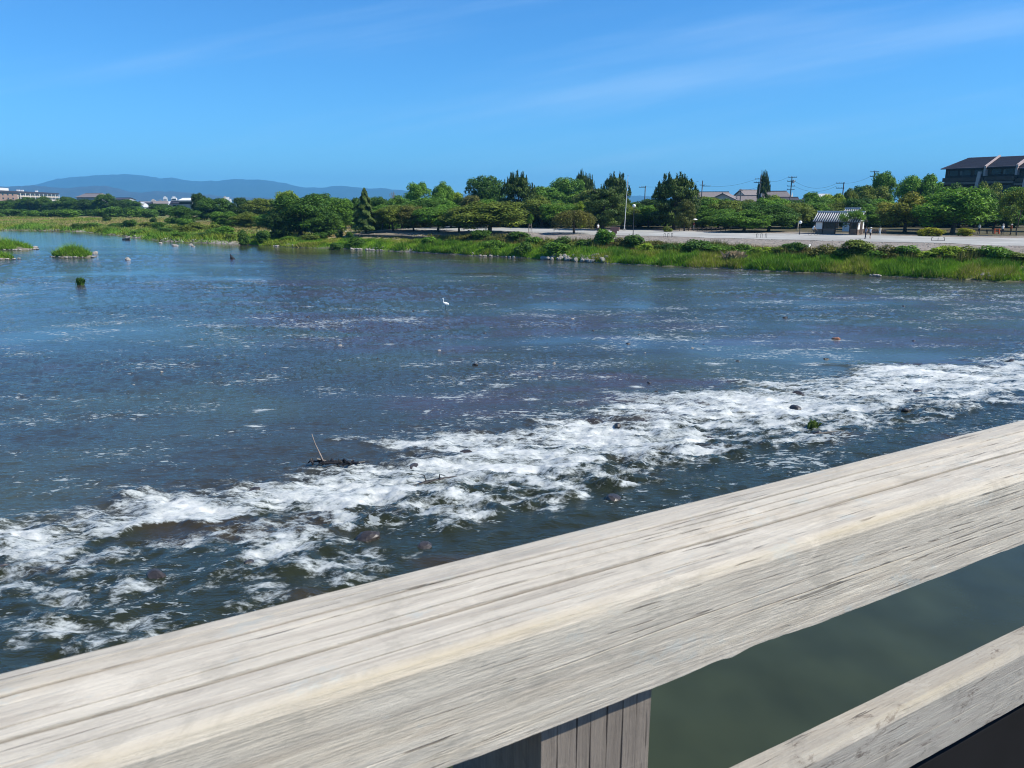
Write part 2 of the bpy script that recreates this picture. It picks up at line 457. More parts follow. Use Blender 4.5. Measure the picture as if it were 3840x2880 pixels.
ridge('far_hills', [(-700, 730), (-300, 716), (0, 706), (80, 702), (150, 699), (210, 690), (270, 674), (350, 665), (430, 658), (520, 655), (560, 658), (620, 668), (650, 671), (690, 668), (730, 676), (790, 682), (830, 676), (860, 679), (915, 671), (950, 675), (975, 680), (1010, 676), (1050, 681), (1090, 687), (1120, 692), (1150, 703), (1230, 706), (1280, 699), (1350, 702), (1400, 709), (1450, 706), (1500, 714), (1600, 722), (1720, 729), (1900, 734), (2100, 738), (2300, 736), (2390, 735), (2440, 739), (2700, 742), (3000, 748)], 8400, 3000, (0.022, 0.04, 0.022), 71)
ridge('near_hills', [(-900, 720), (-300, 706), (0, 703), (60, 701), (120, 702), (180, 700), (250, 704), (300, 708), (360, 702), (410, 696), (450, 699), (490, 708), (530, 721), (570, 724), (620, 719), (680, 720), (740, 723), (800, 730), (870, 738), (960, 742), (1100, 745), (1300, 747), (1600, 752), (1900, 757)], 5400, 1600, (0.045, 0.04, 0.03), 83)

# ------------------------------------------------------------------ river water
def stepped(a, b, fn):
    v = [a]
    while v[-1] < b: v.append(v[-1] + fn(v[-1]))
    v[-1] = b; return v
vs = stepped(-40, 2, lambda v: 4.0)[:-1] + stepped(2, 12, lambda v: 0.22)[:-1] + stepped(12, 25.5, lambda v: 0.075)[:-1] + stepped(25.5, 60, lambda v: 0.11 + (v - 25.5) * 0.008)[:-1] + stepped(60, 310, lambda v: 0.4 + (v - 60) * 0.012)[:-1] + stepped(310, 900, lambda v: 40.0)
us = stepped(-800, -60, lambda v: 60.0)[:-1] + stepped(-60, -24, lambda v: 1.2)[:-1] + stepped(-24, -6, lambda v: 0.45)[:-1] + stepped(-6, 16, lambda v: 0.085)[:-1] + stepped(16, 100, lambda v: 0.085 + (v - 16) * 0.0058)[:-1] + stepped(100, 170, lambda v: 6.0)
U, Vv = np.meshgrid(np.array(us), np.array(vs))
WX = U * DV[0] + Vv * NV[0]; WY = U * DV[1] + Vv * NV[1]
QW = 0.8 * U + 0.6 * Vv; FW = -0.6 * U + 0.8 * Vv      # across and along the current
finger = fbm(QW * 0.30, FW * 0.05, 5, 101, 0.6)
rag = fbm(U * 0.45, Vv * 0.45, 4, 111)
vf = np.interp(U, [-30, -2, 1, 5, 10, 16.5, 23, 33, 44, 60, 110], [22.0, 22.4, 22.6, 23.0, 23.2, 23.9, 23.9, 23.4, 21.9, 22, 22]) + finger * np.interp(U, [0, 6], [2.2, 4.6])
vm_ = np.interp(U, [-30, 2, 4.5, 5.5, 8, 14, 21, 33, 110], [20.4, 19.9, 19.6, 19.3, 18.9, 18.6, 18.4, 17.6, 18]) + rag * 1.1
vn = np.interp(U, [-30, 2, 4.2, 5.5, 8, 14, 21, 33, 110], [20.3, 19.8, 19.4, 16.6, 15.9, 16.2, 16.0, 15.8, 16]) + rag * 1.6
foam = np.clip(np.interp(U, [6, 20], [0.72, 0.65]) + 0.6 * fbm(FW * 0.16, QW * 0.5, 4, 117, 0.6), 0.5, 0.95) * sstep(-0.18, 0.22, Vv - vm_) * sstep(1.6, -1.2, Vv - vf)
foam = np.maximum(foam, np.clip(0.47 + 0.5 * fbm(FW * 0.22, QW * 0.6, 4, 118, 0.6), 0.15, 0.75) * sstep(-0.4, 0.5, Vv - vn) * sstep(0.3, -0.3, Vv - vf))
foam = np.maximum(foam, 0.5 * sstep(7.5, 3.5, U) * sstep(12.0, 14.0, Vv) * sstep(20.2, 19.0, Vv) * np.clip(0.72 + 1.3 * fbm(U * 0.35, Vv * 0.35, 3, 121), 0, 1))
foam = np.maximum(foam, 0.47 * sstep(3.4, 0, Vv - vf) * sstep(-0.5, 0.5, Vv - vm_) * sstep(-0.1, 0.4, finger))
def dens_spot(xd, yd, rx, ry, amp):
    global foam
    g = gp(xd * DS, yd * DS)
    du = WX - g.x; dv = WY - g.y
    q = np.exp(-(du / rx) ** 2 - (dv / ry) ** 2)
    foam = np.maximum(foam, amp * 0.78 * q * np.clip(0.9 + 0.8 * fbm(WX * 1.2, WY * 2.5, 3, int(xd)), 0.2, 1.2))
for q in [(565, 885, .7, .35, .75), (548, 921, .45, .3, .85), (500, 968, .8, .5, .45), (1150, 863, .5, .35, .9), (1082, 832, .8, .4, .75), (1120, 808, .6, .3, .6), (722, 836, .8, .4, .6),
          (718, 850, .4, .25, .7), (840, 744, .9, .4, .7), (1385, 836, .7, .4, .75), (1300, 815, .7, .4, .6), (1540, 786, .9, .5, .75), (1760, 787, .8, .45, .95), (1730, 755, .9, .4, .6),
          (412, 749, .8, .4, .6), (240, 712, .8, .4, .6), (343, 684, .7, .4, .65), (62, 830, .6, .3, .6), (660, 662, .8, .4, .6), (1385, 684, 1.1, .5, .75), (1450, 691, 1.0, .5, .7), (1480, 735, 1, .4, .6),
          (1800, 735, 1.2, .5, .75), (1690, 700, .9, .4, .55), (1860, 760, 1., .4, .55), (1560, 705, .9, .4, .55), (2045, 680, .8, .35, .6), (1640, 737, .9, .4, .6), (1350, 765, .8, .4, .5), (1445, 720, 1., .4, .5),
          (950, 860, .6, .3, .4), (780, 908, .5, .3, .5), (1310, 905, 1.2, .5, .45), (1245, 868, .8, .4, .5), (1600, 838, 1., .5, .5)]:
    dens_spot(*q)
S_w, O_w = inland(WX, WY)
foam = np.clip(foam, 0, 1)
# small broken crests in the shallow riffle
fleck = 0.17 + 0.18 * fbm(WX * 0.05, WY * 0.05, 3, 131) + 0.30 * fbm(WX * 0.2, WY * 0.4, 3, 133)
fleck += 0.07 * sstep(10, 40, WX) * sstep(90, 60, WY) - 0.10 * sstep(80, 105, WY)
fleck = np.where((Vv < 14), 0.03, fleck)
fleck = fleck + 0.05 * sstep(150, 200, WY) * (WX < -60)
far = sstep(120, 20, WY)
chop = np.clip(0.5 + 1.4 * fbm(WX * 0.035 + 0.3 * fbm(WX * .1, WY * .1, 2, 7), WY * 0.075, 4, 141), 0.0, 1)
chop = chop * sstep(130, 92, WY + 0.25 * WX) + 0.12
chop = np.where(Vv < 16, 0.01 + 0.65 * sstep(9.5, 15, Vv), chop)
# relief: ripples, standing waves at the weir, a low step down over it
amp = 0.003 + 0.038 * chop
wave = fbm(WX * 0.9, WY * 1.5, 4, 151, 0.55) * amp * 2.2 + fbm(WX * 0.25, WY * 0.4, 2, 161) * (0.01 + 0.06 * chop)
lump = np.abs(fbm(FW * 0.4, QW * 1.0, 5, 171, 0.58))
lump2 = fbm(FW * 1.3, QW * 3.0, 4, 181, 0.6)
step_ = 0.30 * sstep(20.5, 15.0, Vv + rag * 0.8)
zoneF = sstep(0.05, 0.5, foam) * sstep(27, 24.5, Vv)
WZ = wave * (1 + 1.5 * zoneF) + step_ + zoneF * (0.26 * (0.30 - lump) + 0.09 * lump2)
rocks = sstep(12, 14, Vv) * sstep(24, 21, Vv)
WZ += rocks * 0.10 * fbm(U * 0.8, Vv * 1.1, 3, 191)
WZ = np.where((U < -40) | (Vv > 330) | (Vv < 1.5), 0.30 * (Vv < 1.5), WZ)
bed_pool = np.array([0.034, 0.043, 0.022]); bed_mid = np.array([0.036, 0.038, 0.033]); bed_sh = np.array([0.050, 0.038, 0.042]); bed_teal = np.array([0.045, 0.054, 0.038])
k1 = fbm(WX * 0.03, WY * 0.07, 4, 201); k2 = fbm(WX * 0.16, WY * 0.3, 3, 211); k3 = fbm(WX * 0.05, WY * 0.09, 3, 221)
B = np.broadcast_to(bed_mid, WX.shape + (3,)).copy()
B = mixc(B, bed_teal, sstep(-0.1, 0.3, k3))
B = mixc(B, bed_sh, sstep(0.02, 0.3, k1 + 0.6 * k2) * sstep(15, 26, Vv))
B = mixc(B, np.array([0.019, 0.023, 0.010]), sstep(1.5, 0.0, np.abs(Vv - 16.5) - 4.0) * 0.9)
B = mixc(B, np.array([0.045, 0.033, 0.022]), sstep(1.2, 0.0, np.abs(Vv - 18.5) - 4.0) * sstep(0.15, 0.4, k2) * 0.6)
B = mixc(B, bed_pool, sstep(14.0, 9.0, Vv))
B *= (1 + 0.35 * (fbm(WX * 0.8, WY * 0.8, 3, 231) * sstep(14, 9, Vv)))[..., None]
me = mesh_np('river', np.stack([WX, WY, WZ], -1).reshape(-1, 3), grid_faces(len(vs), len(us)), True)
vattr(me, 'foam', foam); vattr(me, 'clot', sstep(20.2, 18.4, Vv + 0.5 * rag)); vattr(me, 'fleck', fleck); vattr(me, 'chop', chop); vcol(me, 'bed', B.reshape(-1, 3))
m, n, l, p = newmat('river_water')
ge = node(n, 'ShaderNodeNewGeometry')
a_foam = node(n, 'ShaderNodeAttribute', attribute_name='foam'); a_fl = node(n, 'ShaderNodeAttribute', attribute_name='fleck'); a_ch = node(n, 'ShaderNodeAttribute', attribute_name='chop'); a_bed = node(n, 'ShaderNodeAttribute', attribute_name='bed')
def mapped(rot, sc):
    q = node(n, 'ShaderNodeMapping'); q.inputs['Rotation'].default_value = (0, 0, rot); q.inputs['Scale'].default_value = sc
    l.new(ge.outputs['Position'], q.inputs[0]); return q.outputs[0]
def math_(op, a, b=None, c=None):
    q = node(n, 'ShaderNodeMath', operation=op)
    for i, x in enumerate((a, b, c)):
        if x is None: continue
        if isinstance(x, (int, float)): q.inputs[i].default_value = x
        else: l.new(x, q.inputs[i])
    return q.outputs[0]
def smooth_(x, a, b):
    q = node(n, 'ShaderNodeMapRange', interpolation_type='SMOOTHSTEP')
    l.new(x, q.inputs[0])
    for nm, v in (('From Min', a), ('From Max', b)):
        if isinstance(v, (int, float)): q.inputs[nm].default_value = v
        else: l.new(v, q.inputs[nm])
    return q.outputs[0]
nf = node(n, 'ShaderNodeTexNoise', Scale=1.0, Detail=9, Roughness=0.68, Distortion=0.7); l.new(mapped(R(22), (0.5, 1.9, 1.0)), nf.inputs['Vector'])
thr = math_('ADD', 0.5, math_('MULTIPLY', math_('SUBTRACT', 0.5, a_foam.outputs['Fac']), 0.62))
nf2 = node(n, 'ShaderNodeTexNoise', Scale=1.0, Detail=7, Roughness=0.7, Distortion=0.5); l.new(mapped(R(26), (2.0, 6.5, 3.0)), nf2.inputs['Vector'])
nmix = math_('ADD', math_('MULTIPLY', nf.outputs[0], 1.15), math_('MULTIPLY', nf2.outputs[0], 0.85))
nmix = math_('SUBTRACT', nmix, 0.5)
a_cl = node(n, 'ShaderNodeAttribute', attribute_name='clot')
ni = node(n, 'ShaderNodeTexNoise', Scale=1.5, Detail=8, Roughness=0.66, Distortion=0.5); l.new(mapped(R(22), (0.85, 1.1, 1.0)), ni.inputs['Vector'])
ni_ = math_('MULTIPLY_ADD', ni.outputs[0], 2.0, -0.5)
mxn = node(n, 'ShaderNodeMix'); l.new(math_('MULTIPLY', a_cl.outputs['Fac'], 0.75), mxn.inputs[0]); l.new(nmix, mxn.inputs[2]); l.new(ni_, mxn.inputs[3]); nmix = mxn.outputs[0]
nb = node(n, 'ShaderNodeTexNoise', Scale=7.0, Detail=6, Roughness=0.75); l.new(mapped(R(22), (0.7, 1.2, 1.0)), nb.inputs['Vector'])
nmix = math_('ADD', nmix, math_('MULTIPLY_ADD', nb.outputs[0], 0.55, -0.275))
f_main = smooth_(nmix, math_('SUBTRACT', thr, 0.11), math_('ADD', thr, 0.15))
nk = node(n, 'ShaderNodeTexNoise', Scale=1.0, Detail=4, Roughness=0.6, Distortion=0.3); l.new(mapped(R(-6), (1.9, 4.2, 1.0)), nk.inputs['Vector'])
thr2 = math_('ADD', 0.435, math_('MULTIPLY', math_('SUBTRACT', 0.5, a_fl.outputs['Fac']), 0.72))
f_fl = smooth_(nk.outputs[0], math_('SUBTRACT', thr2, 0.015), math_('ADD', thr2, 0.04))
nk2 = node(n, 'ShaderNodeTexNoise', Scale=1.0, Detail=3, Roughness=0.6, Distortion=0.2); l.new(mapped(R(-4), (3.6, 10.0, 1.0)), nk2.inputs['Vector'])
thr3 = math_('ADD', 0.460, math_('MULTIPLY', math_('SUBTRACT', 0.5, a_fl.outputs['Fac']), 0.64))
f_f2 = smooth_(nk2.outputs[0], thr3, math_('ADD', thr3, 0.05))
f_fl = math_('MAXIMUM', math_('MULTIPLY', f_fl, 0.8), math_('MULTIPLY', f_f2, 0.7))
f_fl = math_('MULTIPLY', f_fl, smooth_(a_fl.outputs['Fac'], 0.05, 0.12))
f_main = math_('MULTIPLY', f_main, smooth_(a_foam.outputs['Fac'], 0.03, 0.16))
mask = math_('MAXIMUM', f_main, f_fl)
# water body
nr = node(n, 'ShaderNodeTexNoise', Scale=1.0, Detail=5, Roughness=0.62, Distortion=0.4); l.new(mapped(R(12), (2.2, 4.2, 1.0)), nr.inputs['Vector'])
nr2 = node(n, 'ShaderNodeTexNoise', Scale=1.0, Detail=3, Roughness=0.6); l.new(mapped(R(8), (7.0, 15.0, 1.0)), nr2.inputs['Vector'])
bp = node(n, 'ShaderNodeBump', Distance=0.10)
l.new(math_('ADD', nr.outputs[0], math_('MULTIPLY', nr2.outputs[0], 0.28)), bp.inputs['Height']); l.new(math_('MULTIPLY_ADD', a_ch.outputs['Fac'], 0.9, 0.015), bp.inputs['Strength'])
l.new(a_bed.outputs['Color'], p.inputs['Base Color'])
p.inputs['Roughness'].default_value = 0.06; p.inputs['IOR'].default_value = 1.33; p.inputs['Specular IOR Level'].default_value = 0.5
l.new(bp.outputs[0], p.inputs['Normal'])
# foam body
fb = node(n, 'ShaderNodeBsdfPrincipled')
fc = node(n, 'ShaderNodeMixRGB'); fc.inputs[1].default_value = (0.36, 0.40, 0.40, 1); fc.inputs[2].default_value = (0.62, 0.635, 0.61, 1)
l.new(smooth_(nmix, math_('SUBTRACT', thr, 0.02), math_('ADD', thr, 0.42)), fc.inputs[0]); l.new(fc.outputs[0], fb.inputs['Base Color'])
fb.inputs['Roughness'].default_value = 0.55
b2 = node(n, 'ShaderNodeBump', Strength=0.7, Distance=0.09); l.new(nb.outputs[0], b2.inputs['Height']); l.new(b2.outputs[0], fb.inputs['Normal'])
ms = node(n, 'ShaderNodeMixShader'); l.new(mask, ms.inputs[0]); l.new(p.outputs[0], ms.inputs[1]); l.new(fb.outputs[0], ms.inputs[2])
l.new(ms.outputs[0], n['Material Output'].inputs['Surface'])
me.materials.append(m)
tag(link(bpy.data.objects.new('river', me)), kind='structure')

# ------------------------------------------------------------------ bridge
BRIDGE = Matrix(((DV[0], NV[0], 0, 0), (DV[1], NV[1], 0, 0), (0, 0, 1, EYE), (0, 0, 0, 1)))   # local x along the bridge, y outwards, z from the eye
def wood_mat(name, base, dark, warm, grain=(0.7, 26, 26), lichen=0.0, dirtspots=0.0, bump=0.55, streak=0.42):
    m, n, l, p = newmat(name)
    tc = node(n, 'ShaderNodeTexCoord')
    def mapped(sc, rot=0.0):
        q = node(n, 'ShaderNodeMapping'); q.inputs['Scale'].default_value = sc; q.inputs['Rotation'].default_value = (0, 0, rot)
        l.new(tc.outputs['Object'], q.inputs[0]); return q.outputs[0]
    def noise(sc, scale=1.0, detail=6, rough=0.65, dist=0.0, rot=0.0):
        q = node(n, 'ShaderNodeTexNoise', Scale=scale, Detail=detail, Roughness=rough, Distortion=dist); l.new(mapped(sc, rot), q.inputs['Vector']); return q.outputs[0]
    def rng_(x, a, b, lo=0.0, hi=1.0):
        q = node(n, 'ShaderNodeMapRange', interpolation_type='SMOOTHSTEP'); l.new(x, q.inputs[0])
        q.inputs['From Min'].default_value = a; q.inputs['From Max'].default_value = b; q.inputs['To Min'].default_value = lo; q.inputs['To Max'].default_value = hi
        return q.outputs[0]
    def mix(a, b, f, mode='MIX'):
        q = node(n, 'ShaderNodeMixRGB', blend_type=mode)
        for i, x in ((0, f), (1, a), (2, b)):
            if isinstance(x, (int, float)): q.inputs[i].default_value = x
            elif isinstance(x, tuple): q.inputs[i].default_value = rgb(x)
            else: l.new(x, q.inputs[i])
        return q.outputs[0]
    lo = min(range(3), key=lambda i: grain[i]); st = lambda al, ac: tuple(al if i == lo else ac for i in range(3))
    g1 = noise(st(1.8, 42), 1.0, 7, 0.74, 0.9)           # long bands
    g2 = noise(st(14.0, 230), 1.0, 5, 0.75)                # fibres
    g3 = noise(st(0.7, 9), 1.0, 4, 0.6, 0.8)             # warm zones
    c = mix(base, dark, rng_(g1, 0.44, 0.66, 0.0, streak))
    c = mix(c, tuple(min(1, x * 1.3) for x in base), rng_(g1, 0.30, 0.44, 0.7, 0.0))
    c = mix(c, warm, rng_(g3, 0.5, 0.7, 0.0, 0.6))
    c = mix(c, dark, rng_(g2, 0.52, 0.74, 0.0, 0.38))
    c = mix(c, tuple(min(1, x * 1.35) for x in base), rng_(g2, 0.28, 0.46, 0.55, 0.0))
    cr = noise(st(6.5, 190), 1.0, 2, 0.5, 0.4)            # short open checks
    sel = noise((3, 3, 3), 1.0, 2, 0.5)
    crack = rng_(cr, 0.31, 0.36, 0.85, 0.0)
    cs = node(n, 'ShaderNodeMath', operation='MULTIPLY'); l.new(crack, cs.inputs[0]); l.new(rng_(sel, 0.47, 0.57, 0.1, 0.9), cs.inputs[1]); crack = cs.outputs[0]
    c = mix(c, tuple(x * 0.3 for x in dark), crack)
    pt = noise((7, 12, 12), 1.0, 7, 0.75, 0.6)
    c = mix(c, tuple(x * 0.66 for x in base), rng_(pt, 0.5, 0.64, 0.0, 0.55))
    c = mix(c, tuple(min(1, x * 1.3) for x in base), rng_(pt, 0.32, 0.44, 0.5, 0.0))
    if lichen:
        li = noise((13, 22, 22), 1.0, 7, 0.75); c = mix(c, (0.40, 0.44, 0.42), rng_(li, 0.56, 0.66, 0.0, lichen))
    if dirtspots:
        ds = noise((9, 22, 22), 1.0, 8, 0.8, 0.6); c = mix(c, (0.10, 0.075, 0.06), rng_(ds, 0.55, 0.64, 0.0, dirtspots))
    at = node(n, 'ShaderNodeAttribute', attribute_name='worn')
    c = mix(c, (0.47, 0.40, 0.28), at.outputs['Fac'])
    at2 = node(n, 'ShaderNodeAttribute', attribute_name='crack')
    c = mix(c, (0.035, 0.03, 0.03), at2.outputs['Fac'])
    l.new(c, p.inputs['Base Color']); p.inputs['Roughness'].default_value = 0.85; p.inputs['Specular IOR Level'].default_value = 0.25
    hgt = node(n, 'ShaderNodeMath', operation='MULTIPLY_ADD'); l.new(g1, hgt.inputs[0]); hgt.inputs[1].default_value = -0.6; l.new(g2, hgt.inputs[2])
    h2 = node(n, 'ShaderNodeMath', operation='MULTIPLY_ADD'); l.new(crack, h2.inputs[0]); h2.inputs[1].default_value = -0.9; l.new(hgt.outputs[0], h2.inputs[2])
    b = node(n, 'ShaderNodeBump', Strength=bump, Distance=0.006); l.new(h2.outputs[0], b.inputs['Height']); l.new(b.outputs[0], p.inputs['Normal'])
    return m
WOOD = wood_mat('weathered_rail_wood', (0.52, 0.472, 0.388), (0.26, 0.215, 0.175), (0.58, 0.485, 0.345), (1.5, 34, 34), 0.4)
WOOD2 = wood_mat('stained_rail_wood', (0.35, 0.325, 0.28), (0.24, 0.21, 0.18), (0.40, 0.35, 0.275), (2.4, 16, 16), 0.12, 0.75)
POSTWOOD = wood_mat('post_wood', (0.205, 0.175, 0.145), (0.075, 0.062, 0.052), (0.2, 0.17, 0.14), (130, 130, 3.0), bump=0.4, streak=0.45)

def beam(name, prof, grooves, x0, x1, fine, mat, parent, worn_at=None, chip=0.0, seed=0):
    """prof: closed outline in (y, z); grooves: (segment index, fraction, depth, half width, start, end); a long hewn timber"""
    pts = []      # (y, z, groove id or -1, side)
    N = len(prof)
    for i in range(N):
        a = np.array(prof[i], float); b = np.array(prof[(i + 1) % N], float)
        gs = sorted([(g[1], k) for k, g in enumerate(grooves) if g[0] == i])
        L = np.linalg.norm(b - a)
        stops = [(t, -1, 0) for t in np.arange(0, 1, min(1, 0.018 / max(L, 1e-6)))]
        for t, k in gs:
            hw = grooves[k][3] / L
            stops = [q for q in stops if abs(q[0] - t) > 4.5 * hw + 0.03]
            stops += [(t - hw, k, -1), (t - 0.5 * hw, k, 0), (t + 0.5 * hw, k, 0), (t + hw, k, 1)]
        for t, k, sd in sorted(stops): pts.append((a, b, t, k, sd))
    xs = np.r_[np.arange(x0, fine[0], 0.1), np.arange(fine[0], fine[1], 0.011), np.arange(fine[1], x1 + 0.05, 0.1)]
    rows = []; wr = []; ck = []
    cen = np.mean(np.array(prof), axis=0)
    for (a, b, t, k, sd) in pts:
        d = (b - a) / np.linalg.norm(b - a); nrm = np.array([d[1], -d[0]])
        if np.dot((a + b) / 2 - cen, nrm) < 0: nrm = -nrm
        q = a + (b - a) * t
        o = fbm(xs * 3.0, np.full_like(xs, q[0] * 20 + q[1] * 37), 4, seed) * 0.0014 + fbm(xs * 0.7, np.full_like(xs, q[0] * 3), 2, seed + 5) * 0.0008
        sh = np.zeros_like(xs); cv = np.zeros_like(xs)
        if k >= 0:
            g = grooves[k]
            sh = fbm(xs * 1.3, xs * 0 + 0.35 * k, 3, seed + 40) * 0.011
            env = sstep(g[4], g[4] + 0.25, xs) * sstep(g[5], g[5] - 0.25, xs) * np.clip((0.9 if g[2] > 0.009 else 0.35) + 1.3 * fbm(xs * 1.6, xs * 0 + k * 3.3, 3, seed + 70 + k), 0.75 if g[2] > 0.009 else 0.0, 1.25)
            if sd == 0: o = o - g[2] * env; cv = np.clip(env * 1.25, 0, 1)
        y = q[0] + nrm[0] * o + d[0] * sh; z = q[1] + nrm[1] * o + d[1] * sh
        if chip and worn_at is not None:
            low = math.exp(-((q[0] - prof[0][0]) ** 2 + (q[1] - prof[0][1]) ** 2) / 0.012 ** 2)
            z = z + low * chip * (np.clip(fbm(xs * 5, xs * 0, 4, seed + 9), 0, 1) * 1.0 + 1.6 * np.exp(-((xs - 0.86) / 0.10) ** 2) * (0.6 + fbm(xs * 14, xs * 0, 3, 3)))
        rows.append(np.stack([xs, y, z], -1))
        if worn_at is not None:
            w = math.exp(-((q[0] - worn_at[0]) ** 2 + (q[1] - worn_at[1]) ** 2) / 0.008 ** 2)
            wr.append(np.clip(w * (0.5 + 1.3 * fbm(xs * 2.2, xs * 0 + 5, 4, seed + 3)), 0, 0.8))
        else: wr.append(np.zeros_like(xs))
        ck.append(cv)
    K = len(pts); n_ = len(xs)
    V = np.concatenate(rows)
    i = np.arange(K)[:, None] * n_ + np.arange(n_ - 1)[None, :]
    j = ((np.arange(K) + 1) % K)[:, None] * n_ + np.arange(n_ - 1)[None, :]
    F = np.stack([i, i + 1, j + 1, j], -1).reshape(-1, 4)
    me = mesh_np(name, V, F, False)
    vattr(me, 'worn', np.concatenate(wr)); vattr(me, 'crack', np.concatenate(ck))
    bm = bmesh.new(); bm.from_mesh(me); bmesh.ops.recalc_face_normals(bm, faces=bm.faces[:]); bm.to_mesh(me); bm.free()
    for q in me.polygons: q.use_smooth = True
    me.materials.append(mat)
    me.set_sharp_from_angle(angle=R(13))
    return link(bpy.data.objects.new(name, me), parent)
railing = empty('bridge_railing', label='weathered grey timber bridge railing running across the front of the view', cat='railing')
railing.matrix_world = BRIDGE
n2, h2, tk = 0.75, 0.52, 0.158
# outline: front bottom, front top arris (rounded), crowned top, back top, back bottom
tp = [(n2, -h2 - tk), (n2, -h2 - 0.014), (n2 + 0.005, -h2 - 0.004), (n2 + 0.016, -h2), (0.922, -h2 + 0.001), (0.981, -h2 - 0.010), (0.987, -h2 - 0.018), (0.987, -h2 - tk)]
tg = [(3, 0.12, 0.004, 0.0014, -0.4, 1.0), (3, 0.27, 0.005, 0.0016, 0.3, 2.9), (3, 0.42, 0.011, 0.0042, -2, 6), (3, 0.56, 0.005, 0.0016, -0.3, 1.1), (3, 0.68, 0.006, 0.0018, 0.5, 3.2), (3, 0.80, 0.006, 0.0018, -1, 3), (3, 0.94, 0.008, 0.003, -1, 4), (4, 0.5, 0.003, 0.0014, -1, 2),
      (0, 0.30, 0.004, 0.0014, 0.1, 0.9), (0, 0.46, 0.004, 0.0014, 0.7, 1.5), (0, 0.62, 0.004, 0.0014, 0.35, 1.1), (0, 0.76, 0.003, 0.0012, 1.2, 2.2), (0, 0.2, 0.003, 0.0012, 1.3, 2.3)]
beam('top_rail', tp, tg, -4.0, 9.0, (-0.5, 2.6), WOOD, railing, worn_at=(n2 + 0.004, -h2 - 0.005), chip=0.006, seed=300)
lp = [(0.83, -1.203), (0.83, -1.058), (0.843, -1.040), (0.885, -1.038), (0.888, -1.044), (0.888, -1.203)]
beam('lower_rail', lp, [(0, 0.5, 0.003, 0.0012, 1.2, 2.4)], -4.0, 9.0, (0.9, 2.6), WOOD2, railing, worn_at=(0.837, -1.049), chip=0.005, seed=340)
def post_mesh():
    y0, y1, x0, x1, z0, z1 = 0.772, 1.06, -0.097, 0.097, -2.1, -0.679
    out = []      # plan outline with vertical splits in the front face
    for t, dpt in [(0, 0), (0.125, 0), (0.13, 0.006), (0.135, 0), (0.30, 0), (0.305, 0.016), (0.313, 0), (0.415, 0), (0.418, 0.006), (0.421, 0), (0.568, 0), (0.574, 0.018), (0.583, 0), (0.71, 0), (0.713, 0.005), (0.716, 0), (0.845, 0), (0.85, 0.012), (0.857, 0), (0.985, 0)]:
        out.append((x0 + (x1 - x0) * t, y0 + dpt, 1.0 if dpt > 0.013 else 0.75 if dpt > 0.01 else 0.3 if dpt else 0.0))
    out += [(x1, y0 + 0.004, 0), (x1, y1, 0), (x0, y1, 0), (x0, y0 + 0.004, 0)]
    zs = np.linspace(z0, z1, 40)
    V = []; C_ = []
    for z in zs:
        for k, (x, y, c) in enumerate(out):
            w = 0.0016 * math.sin(z * 9 + k) if 0 < k < 20 else 0.0
            V.append((x + w, y, z)); C_.append(c)
    K = len(out); i = np.arange(39)[:, None] * K + np.arange(K)[None, :]; j = np.arange(39)[:, None] * K + ((np.arange(K) + 1) % K)[None, :]
    me = mesh_np('post', V, np.stack([i, j, j + K, i + K], -1).reshape(-1, 4), False)
    vattr(me, 'crack', C_); vattr(me, 'worn', np.zeros(len(V)))
    me.materials.append(POSTWOOD); return me
pm = post_mesh()
for k in range(-2, 5):
    o = link(bpy.data.objects.new('post', pm), railing); o.location = (0.585 + 1.9 * k, 0, 0)
DECK = M('deck_asphalt', (0.16, 0.155, 0.15), 0.9, 0.15, 3.0, 0.2)
deck = MB().box(-60, 110, -4.5, 0.98, -2.2, -1.75).build('bridge_deck', DECK); deck.matrix_world = BRIDGE; tag(deck, kind='structure')
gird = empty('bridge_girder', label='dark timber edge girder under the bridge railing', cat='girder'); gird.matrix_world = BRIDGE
MB().box(-60, 110, 0.78, 0.975, -2.75, -2.21).build('edge_beam', DARKWOOD, gird)
MB().box(-60, 110, 0.90, 1.0, -1.745, -1.32).build('shade_bar', M('shade_black', (0.007, 0.007, 0.008), 0.8, 0.3, 4.0, spec=0.15), gird)  # added bar, its near-black colour stands in for shade below the lower rail
for k in range(-3, 8): MB().box(k * 12 - 0.3, k * 12 + 0.3, -3.5, 0.75, -9.5, -2.21).build('pier', DARKWOOD, gird)

# ------------------------------------------------------------------ trees: prototypes (about 8 m by 8 m), then individuals
def rnd_dirs(n, rng, down=0.45):
    d = rng.normal(size=(n * 3, 3)); d /= np.linalg.norm(d, axis=1)[:, None]
    keep = (d[:, 2] > -0.25) | (rng.random(len(d)) < down)
    return d[keep][:n]
def leaf_mesh(name, P, Nn, ln, wd, mat, rng, along=None):
    """rhombus leaf sprays at P, facing Nn"""
    n_ = len(P)
    Nn = Nn / np.linalg.norm(Nn, axis=1)[:, None]
    t = rng.normal(size=(n_, 3)) if along is None else along
    t = t - Nn * np.sum(t * Nn, 1)[:, None]; t /= np.linalg.norm(t, axis=1)[:, None] + 1e-9
    b = np.cross(Nn, t)
    L = (ln * (0.6 + 0.8 * rng.random(n_)))[:, None]; Wd = (wd * (0.6 + 0.8 * rng.random(n_)))[:, None]
    V = np.stack([P - t * L, P + b * Wd + t * L * 0.1, P + t * L, P - b * Wd + t * L * 0.1], 1).reshape(-1, 3)
    F = np.arange(n_ * 4).reshape(-1, 4)
    me = mesh_np(name, V, F, False); me.materials.append(mat); return me
def lobes_round(rng, n, rx, rz, cz, lo, hi):
    c = []
    while len(c) < n:
        q = rng.uniform(-1, 1, 3)
        r = np.linalg.norm(q)
        if 0.25 < r < 1: c.append((q[0] * rx, q[1] * rx, cz + q[2] * rz, rng.uniform(lo, hi)))
    return np.array(c)
